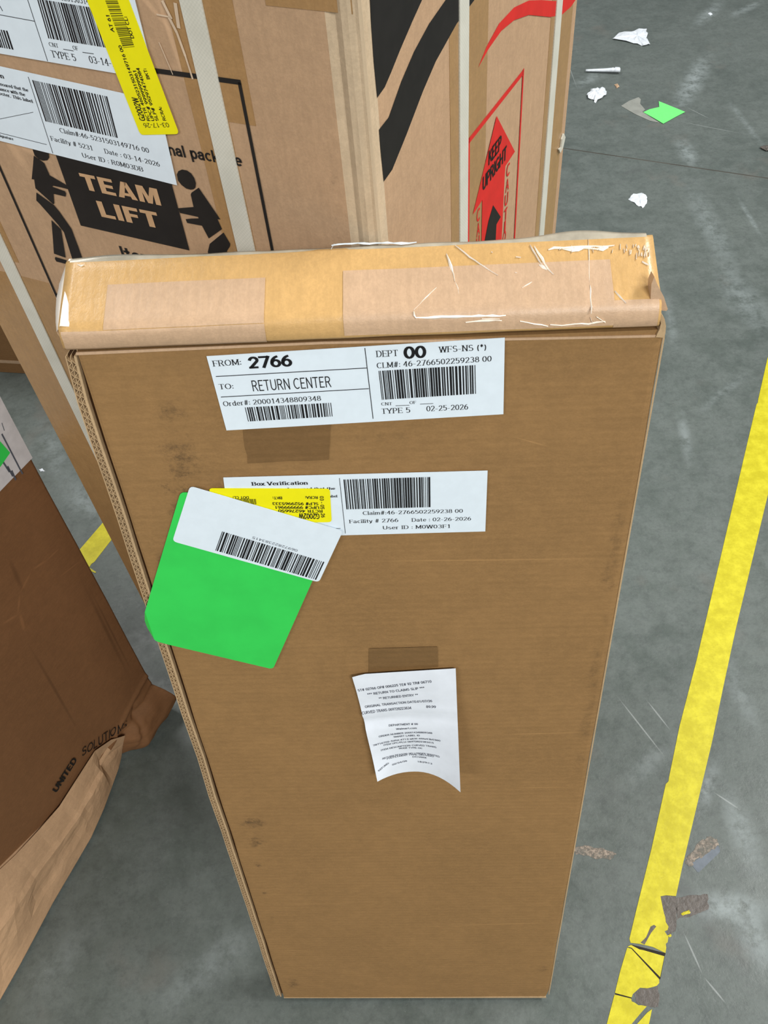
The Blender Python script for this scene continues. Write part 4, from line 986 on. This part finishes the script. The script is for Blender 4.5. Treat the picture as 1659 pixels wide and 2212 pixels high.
# ================================================================== CRUMPLED CARTON AT LEFT
PA = -.800
cart = root('crumpled_carton', tuple(abp(PA-.25, .1)), 'dark brown carton with a crushed bottom edge and white sheet, at the left edge', 'carton')
CB0, CB1, CH = -.42, .462, .95
def zc(b):
    pts = [(-.5, .28), (-.1, .20), (.08, .150), (.216, .094), (.30, .083), (.345, .088), (.40, .11), (.47, .125)]
    return float(np.interp(b, [p[0] for p in pts], [p[1] for p in pts]))
def sstep(x): x = min(1, max(0, x)); return x*x*(3-2*x)
def surf(b, t, h=0):
    """t<0: above the crease (t=-1 top), t in 0..1: from the crease down to the floor"""
    k = zc(b)
    z = k+(CH-k)*(-t) if t < 0 else k*(1-t)+.002*t
    a = PA+.002*mn.noise(Vector((b*7, z*7, 0)))
    cor = sstep((b-.335)/.05)
    bb = b+(.018*(z/.8)-.004)*(b-CB0)/(CB1-CB0)
    a -= .003*math.exp(-(((b-.23)*.8+(z-.30)*.5)/.010)**2)
    if t >= 0:
        st = math.sin(math.pi*.93*max(0, (t-.28)/.72))**.8
        a += cor*(.026*st+.004*t)-(1-cor)*.03*sstep(t*1.4)
        a += (.006*mn.noise(Vector((b*30, z*30, 4)))+.005*abs(mn.noise(Vector((b*22, z*48, 8))))-.004*math.exp(-((b-.36-z*.5)/.006)**2))*min(1, t*4)*(.3+cor)
        bb += .012*cor*st*sstep((b-.40)/.06)
    a += .005*math.exp(-((z-k)/.006)**2)*(1-.3*cor)
    return abp(a+h, bb, z)
def surf_z(b, z, h):
    k = zc(b); return surf(b, -(z-k)/(CH-k) if z > k else (k-z)/k, h)
bs = list(np.linspace(CB0, .29, 40))+list(np.linspace(.30, CB1, 56))
ts = [-1, -.9, -.75, -.6, -.45, -.35, -.28, -.22, -.17, -.13, -.10, -.075, -.055, -.04, -.03, -.02, -.014, -.009, -.0045, 0]+[k/36 for k in range(1, 37)]
V, U, F, FM = [], [], [], []
nb = len(bs)
for t in ts:
    for b in bs:
        q = surf(b, t); V.append(q); U.append((b, q[2]))
for j in range(len(ts)-1):
    for i in range(nb-1):
        F.append((j*nb+i+1, j*nb+i, (j+1)*nb+i, (j+1)*nb+i+1)); FM.append(1 if (ts[j] >= -.012 and bs[i] < .325) else 0)
k0 = len(V)
for t in ts:
    z = surf(CB1, t)[2]; e = surf(CB1, t)@BX
    V += [abp(PA-.5, CB0, z), abp(PA-.5, min(e, CB1+.02), z)]; U += [(CB0-.5, z), (CB1+.5, z)]
for j in range(len(ts)-1):
    a, b = k0+2*j, k0+2*j+2
    F += [(j*nb+nb-1, (j+1)*nb+nb-1, b+1, a+1), (a, a+1, b+1, b), (j*nb, a, b, (j+1)*nb)]; FM += [0, 0, 0]
J = len(ts)-1
F.append(list(range(nb))+[k0+1, k0]); FM.append(0); F.append([J*nb+nb-1-i for i in range(nb)]+[k0+2*J, k0+2*J+1]); FM.append(0)
cb = mk('carton_body', V, F, M_CART, cart, uvs=U, mats=[M_CARTL], fm=FM)
nsm = (len(ts)-1)*(nb-1)
for i_ in range(nsm): cb.data.polygons[i_].use_smooth = True
CT = Frame(abp(PA-.002, CB0, CH), -AX, BX, Z)
for a_, b_ in ((.004, .247), (.251, .494)):
    mkj('top_flap', [box(CT, a_, b_, .004, .885, .0006, .005)], M_CART, cart)
# splayed bottom flap with creases
CFP = Frame(abp(PA+.006, 0), BX, Z)
ST = [((270, 1589), (263, 1632)), ((240, 1598), (256, 1660)), ((205, 1622), (245, 1690)), ((165, 1684), (225, 1745)), ((128, 1742), (197, 1808)), ((80, 1797), (155, 1880)), ((32, 1848), (114, 1950)),
      ((0, 1878), (46, 2078)), ((-60, 1945), (-20, 2195)), ((-140, 2030), (-110, 2350)), ((-230, 2120), (-220, 2560))]
V, U, F = [], [], []; NK = 14
SS = []
for i in range(len(ST)-1):
    for k in range(4):
        f_ = k/4; SS.append(tuple(tuple(ST[i][e][c_]*(1-f_)+ST[i+1][e][c_]*f_ for c_ in (0, 1)) for e in (0, 1)))
SS.append(ST[-1]); ST = SS
def crumple(q, k=1.0):
    a = mn.noise(Vector(q)*13)-.5*abs(mn.noise(Vector(q)*31+Vector((3, 1, 2))))
    return .011*k*a
FL2 = Frame((0, 0, .009), (1, 0, 0), (0, 1, 0))
for i, (tp_, bt) in enumerate(ST):
    b_, z_ = CFP.px(*tp_); P0 = CFP.at(b_, z_)
    x_, y_ = FL2.px(*bt); P1 = np.array([x_, y_, .009]); nn_ = nrm(np.cross(BX, P0-P1)); nn_ = nn_ if nn_[2] > 0 else -nn_
    for k in range(NK+1):
        t = k/NK; q = P0*(1-t)+P1*t; q = q+nn_*((.007+crumple(q))*math.sin(math.pi*t)*min(1, (i+1)/5)+.004*math.exp(-((t-.45)/.05)**2)*min(1, i/4))
        V.append(q); U.append((i*.0125, t*.12))
m_ = len(V)
for q in list(V): V.append(q-Z*.004-AX*.0015)
U += U[:m_]
for i in range(len(ST)-1):
    for k in range(NK):
        a = i*(NK+1)+k; q = (a, a+NK+1, a+NK+2, a+1); F.append(q); F.append(tuple(x+m_ for x in q[::-1]))
    a = i*(NK+1)+NK; b = a+NK+1; F.append((a, b, b+m_, a+m_)); a = i*(NK+1); b = a+NK+1; F.append((b, a, a+m_, b+m_))
for k in range(NK): F.append((k, k+1, k+1+m_, k+m_)); 
mk('bottom_flap', V, F, M_CARTL, cart, uvs=U, smooth=False)
CF = Frame(abp(PA, 0), BX, Z)
M_SHEET = plain('soiled_label', (206, 204, 206), .55, .35, .08, 40)
q = [(.02, .682), (.4745, .684), (.4800, .90), (.02, .90)]
sh_ = mkj('white_sheet', [prism(CF, q, .0022, .0026)], M_SHEET, cart, label='large soiled white sheet on the upper part of the carton')
ce = crop((0, 850), 8.85)
def PC(*p): return CF.px(*ce(p))
P = [stroke(CF, PC(0, 760), PC(400, 1530), .0022, .0030), stroke(CF, PC(0, 550), PC(50, 700), .001, .0030)]
for y in (0, 90, 170): P.append(stroke(CF, PC(20+y, 1290+y), PC(150+y*.7, 1490+y*.9), .0025, .0030))
mkj('sheet_print', P, M_GREYINK, sh_)
mkj('green_sticker', [prism(CF, [PC(155, 1120), PC(-60, 1430), PC(-330, 1100), PC(-100, 830)], .0030, .0034)], M_GREEN, cart)
cu_ = crop((80, 1500), 5.53)
def cmap(u, v, h):
    return surf_z(u, v, .0028)
def Tc(s, a, b, cap, style): 
    return text(CF, s, CF.px(*cu_(a)), CF.px(*cu_(b)), cap=cap, style=style, remap=cmap)
mkeach('printed_lettering', [Tc('UNITED', (225, 1168), (470, 775), .016, 'heavy'), Tc('SOLUTIONS', (520, 735), (1060, 385), .017, 'sans')], M_BLACKP, cart)
# seam crease lines
V = []

# ================================================================== CARTON FAR LEFT
g0, g1 = np.append(fl(0, 804), 0), np.append(fl(52, 807), 0); gd = nrm(g1-g0); gn = np.cross(gd, Z)
GF = Frame(g0-gd*.5, gd, Z)
far = root('far_carton', tuple(GF.at(.5, 0, -.2)), 'brown carton on the floor behind the left edge of the large carton', 'carton')
mkj('carton_body', [box(GF, 0, .85, .001, .55, -.4, 0)], M_BACK, far)
mkj('clear_tape', [box(GF, 0, .85, .035, .045, 0, .0006)], M_LIDBARE, far)
mkj('top_flap', [box(GF, .002, .848, .5505, .5545, -.198, -.001), box(GF, .002, .848, .5505, .5545, -.399, -.2)], M_BACK, far)

# ================================================================== SCRAPS ON THE FLOOR
def scrap(name, pts, mat, label, cat, hgt=.004, seed=1, jag=.002, group=None, z0=.0006):
    r = random.Random(seed); q = rough_poly([fl(*p) for p in pts], jag, 3, seed); c = np.mean(np.array(q), 0)
    V, F = [], []; n = len(q)
    rings = [(1.0, 0), (.72, .8), (.4, 1.0)]
    for k, (s, hh) in enumerate(rings):
        for i, p in enumerate(q):
            p2 = c+(np.array(p)-c)*s
            zz = z0+hgt*(hh*r.uniform(.4, 1)+(r.uniform(0, .5) if k == 0 else 0))
            V.append((p2[0], p2[1], zz))
    V.append((c[0], c[1], z0+hgt*.8))
    for k in range(2):
        for i in range(n): j = (i+1) % n; F.append((k*n+i, k*n+j, (k+1)*n+j, (k+1)*n+i))
    for i in range(n): F.append((2*n+i, 2*n+(i+1) % n, 3*n))
    b0 = len(V)
    for i in range(n): V.append((q[i][0], q[i][1], max(.0003, V[i][2]-.0012)))
    for i in range(n): j = (i+1) % n; F.append((b0+i, b0+j, j, i))
    F.append(tuple(b0+n-1-i for i in range(n)))
    o = mk(name, V, F, mat); thing(o, label, cat, group); return o
g = 'scraps littering the floor'
scrap('paper_scrap', [(1323, 86), (1337, 72), (1370, 68), (1397, 63), (1399, 75), (1396, 84), (1404, 98), (1390, 101), (1368, 95)], M_GREYP, 'largest torn white paper scrap, nearest the top of the floor', 'paper', .012, 2, .006, g)
scrap('paper_scrap', [(1267, 208), (1276, 196), (1290, 191), (1306, 194), (1310, 203), (1300, 215), (1287, 223), (1280, 216), (1270, 215)], M_GREYP, 'crumpled white paper scrap left of the torn green sticker', 'paper', .016, 3, .005, g)
scrap('paper_scrap', [(1357, 431), (1368, 420), (1386, 417), (1398, 427), (1397, 440), (1388, 450), (1375, 444)], M_GREYP, 'small white paper scrap alone on the floor above the leaning carton', 'paper', .006, 4, .003, g)
scrap('paper_scrap', [(1529, 30), (1535, 28), (1539, 32), (1533, 34)], M_GREYP, 'tiny white paper fleck near the top right of the floor', 'paper', .004, 5, .002, g)
scrap('paper_scrap', [(1327, 184), (1334, 182), (1338, 188), (1332, 192)], M_LIDBARE, 'tiny beige crumb between the white stick and the green sticker', 'paper', .006, 6, .002, g)
scrap('paper_scrap', [(84, 1014), (92, 1012), (98, 1018), (88, 1019)], M_GREYP, 'tiny white fleck beside the dark crumpled carton', 'paper', .002, 7, .001, g)
scrap('dark_scrap', [(1641, 321), (1650, 317), (1675, 318), (1675, 330), (1655, 328)], M_RESID, 'dark bit of rubbish at the right edge of the floor', 'scrap', .012, 8, .004)
scrap('tape_fleck', [(1471, 1974), (1488, 1966), (1491, 1970), (1490, 1974), (1474, 1978)], M_FTAPE, 'small yellow fleck of tape on the worn patch beside the long tape', 'tape', .001, 9, .0008)
scrap('tape_fleck', [(1440, 2021), (1449, 2018), (1451, 2022), (1446, 2025)], M_FTAPE, 'tiny yellow tape curl at the torn edge of the long tape', 'tape', .0008, 10, .0005)
# white stick
a, b = np.append(fl(1265, 156), .006), np.append(fl(1339, 159), .009); d = nrm(b-a); s = nrm(np.cross(d, Z)); V, F = [], []; prs = [(0, .0055), (.1, .006), (.55, .0085), (.75, .0105), (.78, .0115), (.82, .010), (.85, .0125), (.97, .012), (1, .008)]
for t, r in prs:
    for k in range(8):
        an = k*math.pi/4; V.append(a+(b-a)*t+s*math.cos(an)*r+Z*(math.sin(an)*r*.7+r*.7-.003))
for i in range(len(prs)-1):
    for k in range(8): F.append((i*8+k, i*8+(k+1) % 8, i*8+8+(k+1) % 8, i*8+8+k))
F += [tuple(range(8))[::-1], tuple(range((len(prs)-1)*8, len(prs)*8))]
thing(mk('white_stick', V, F, M_GREYP, smooth=True), 'thin white rolled stick lying on the floor near the large carton', 'stick')
# torn green sticker on a translucent backing
cg = crop((1150, 0), 3.16)
def G(p): return fl(*cg(p))
gs = root('torn_sticker', tuple(np.append(fl(1430, 245), 0)), 'torn pale green sticker on grey backing film, lying on the floor', 'sticker')
M_FILMG = plain('backing_film', (150, 152, 144), .3, .5, .1, 30)
M_GREENP = plain('pale_green', (120, 236, 128), .5, .4, .03)
mkj('backing_film', [prism(FLOOR, [G(p) for p in [(605, 725), (660, 690), (725, 665), (740, 680), (735, 710), (770, 750), (750, 765), (870, 840), (800, 825), (700, 780)]], .0005, .0012)], M_FILMG, gs)
mkj('green_sticker', [prism(FLOOR, [G(p) for p in [(757, 770), (800, 750), (865, 735), (862, 695), (900, 710), (1042, 768), (980, 800), (893, 848), (820, 805)]], .0016, .0026)], M_GREENP, gs)
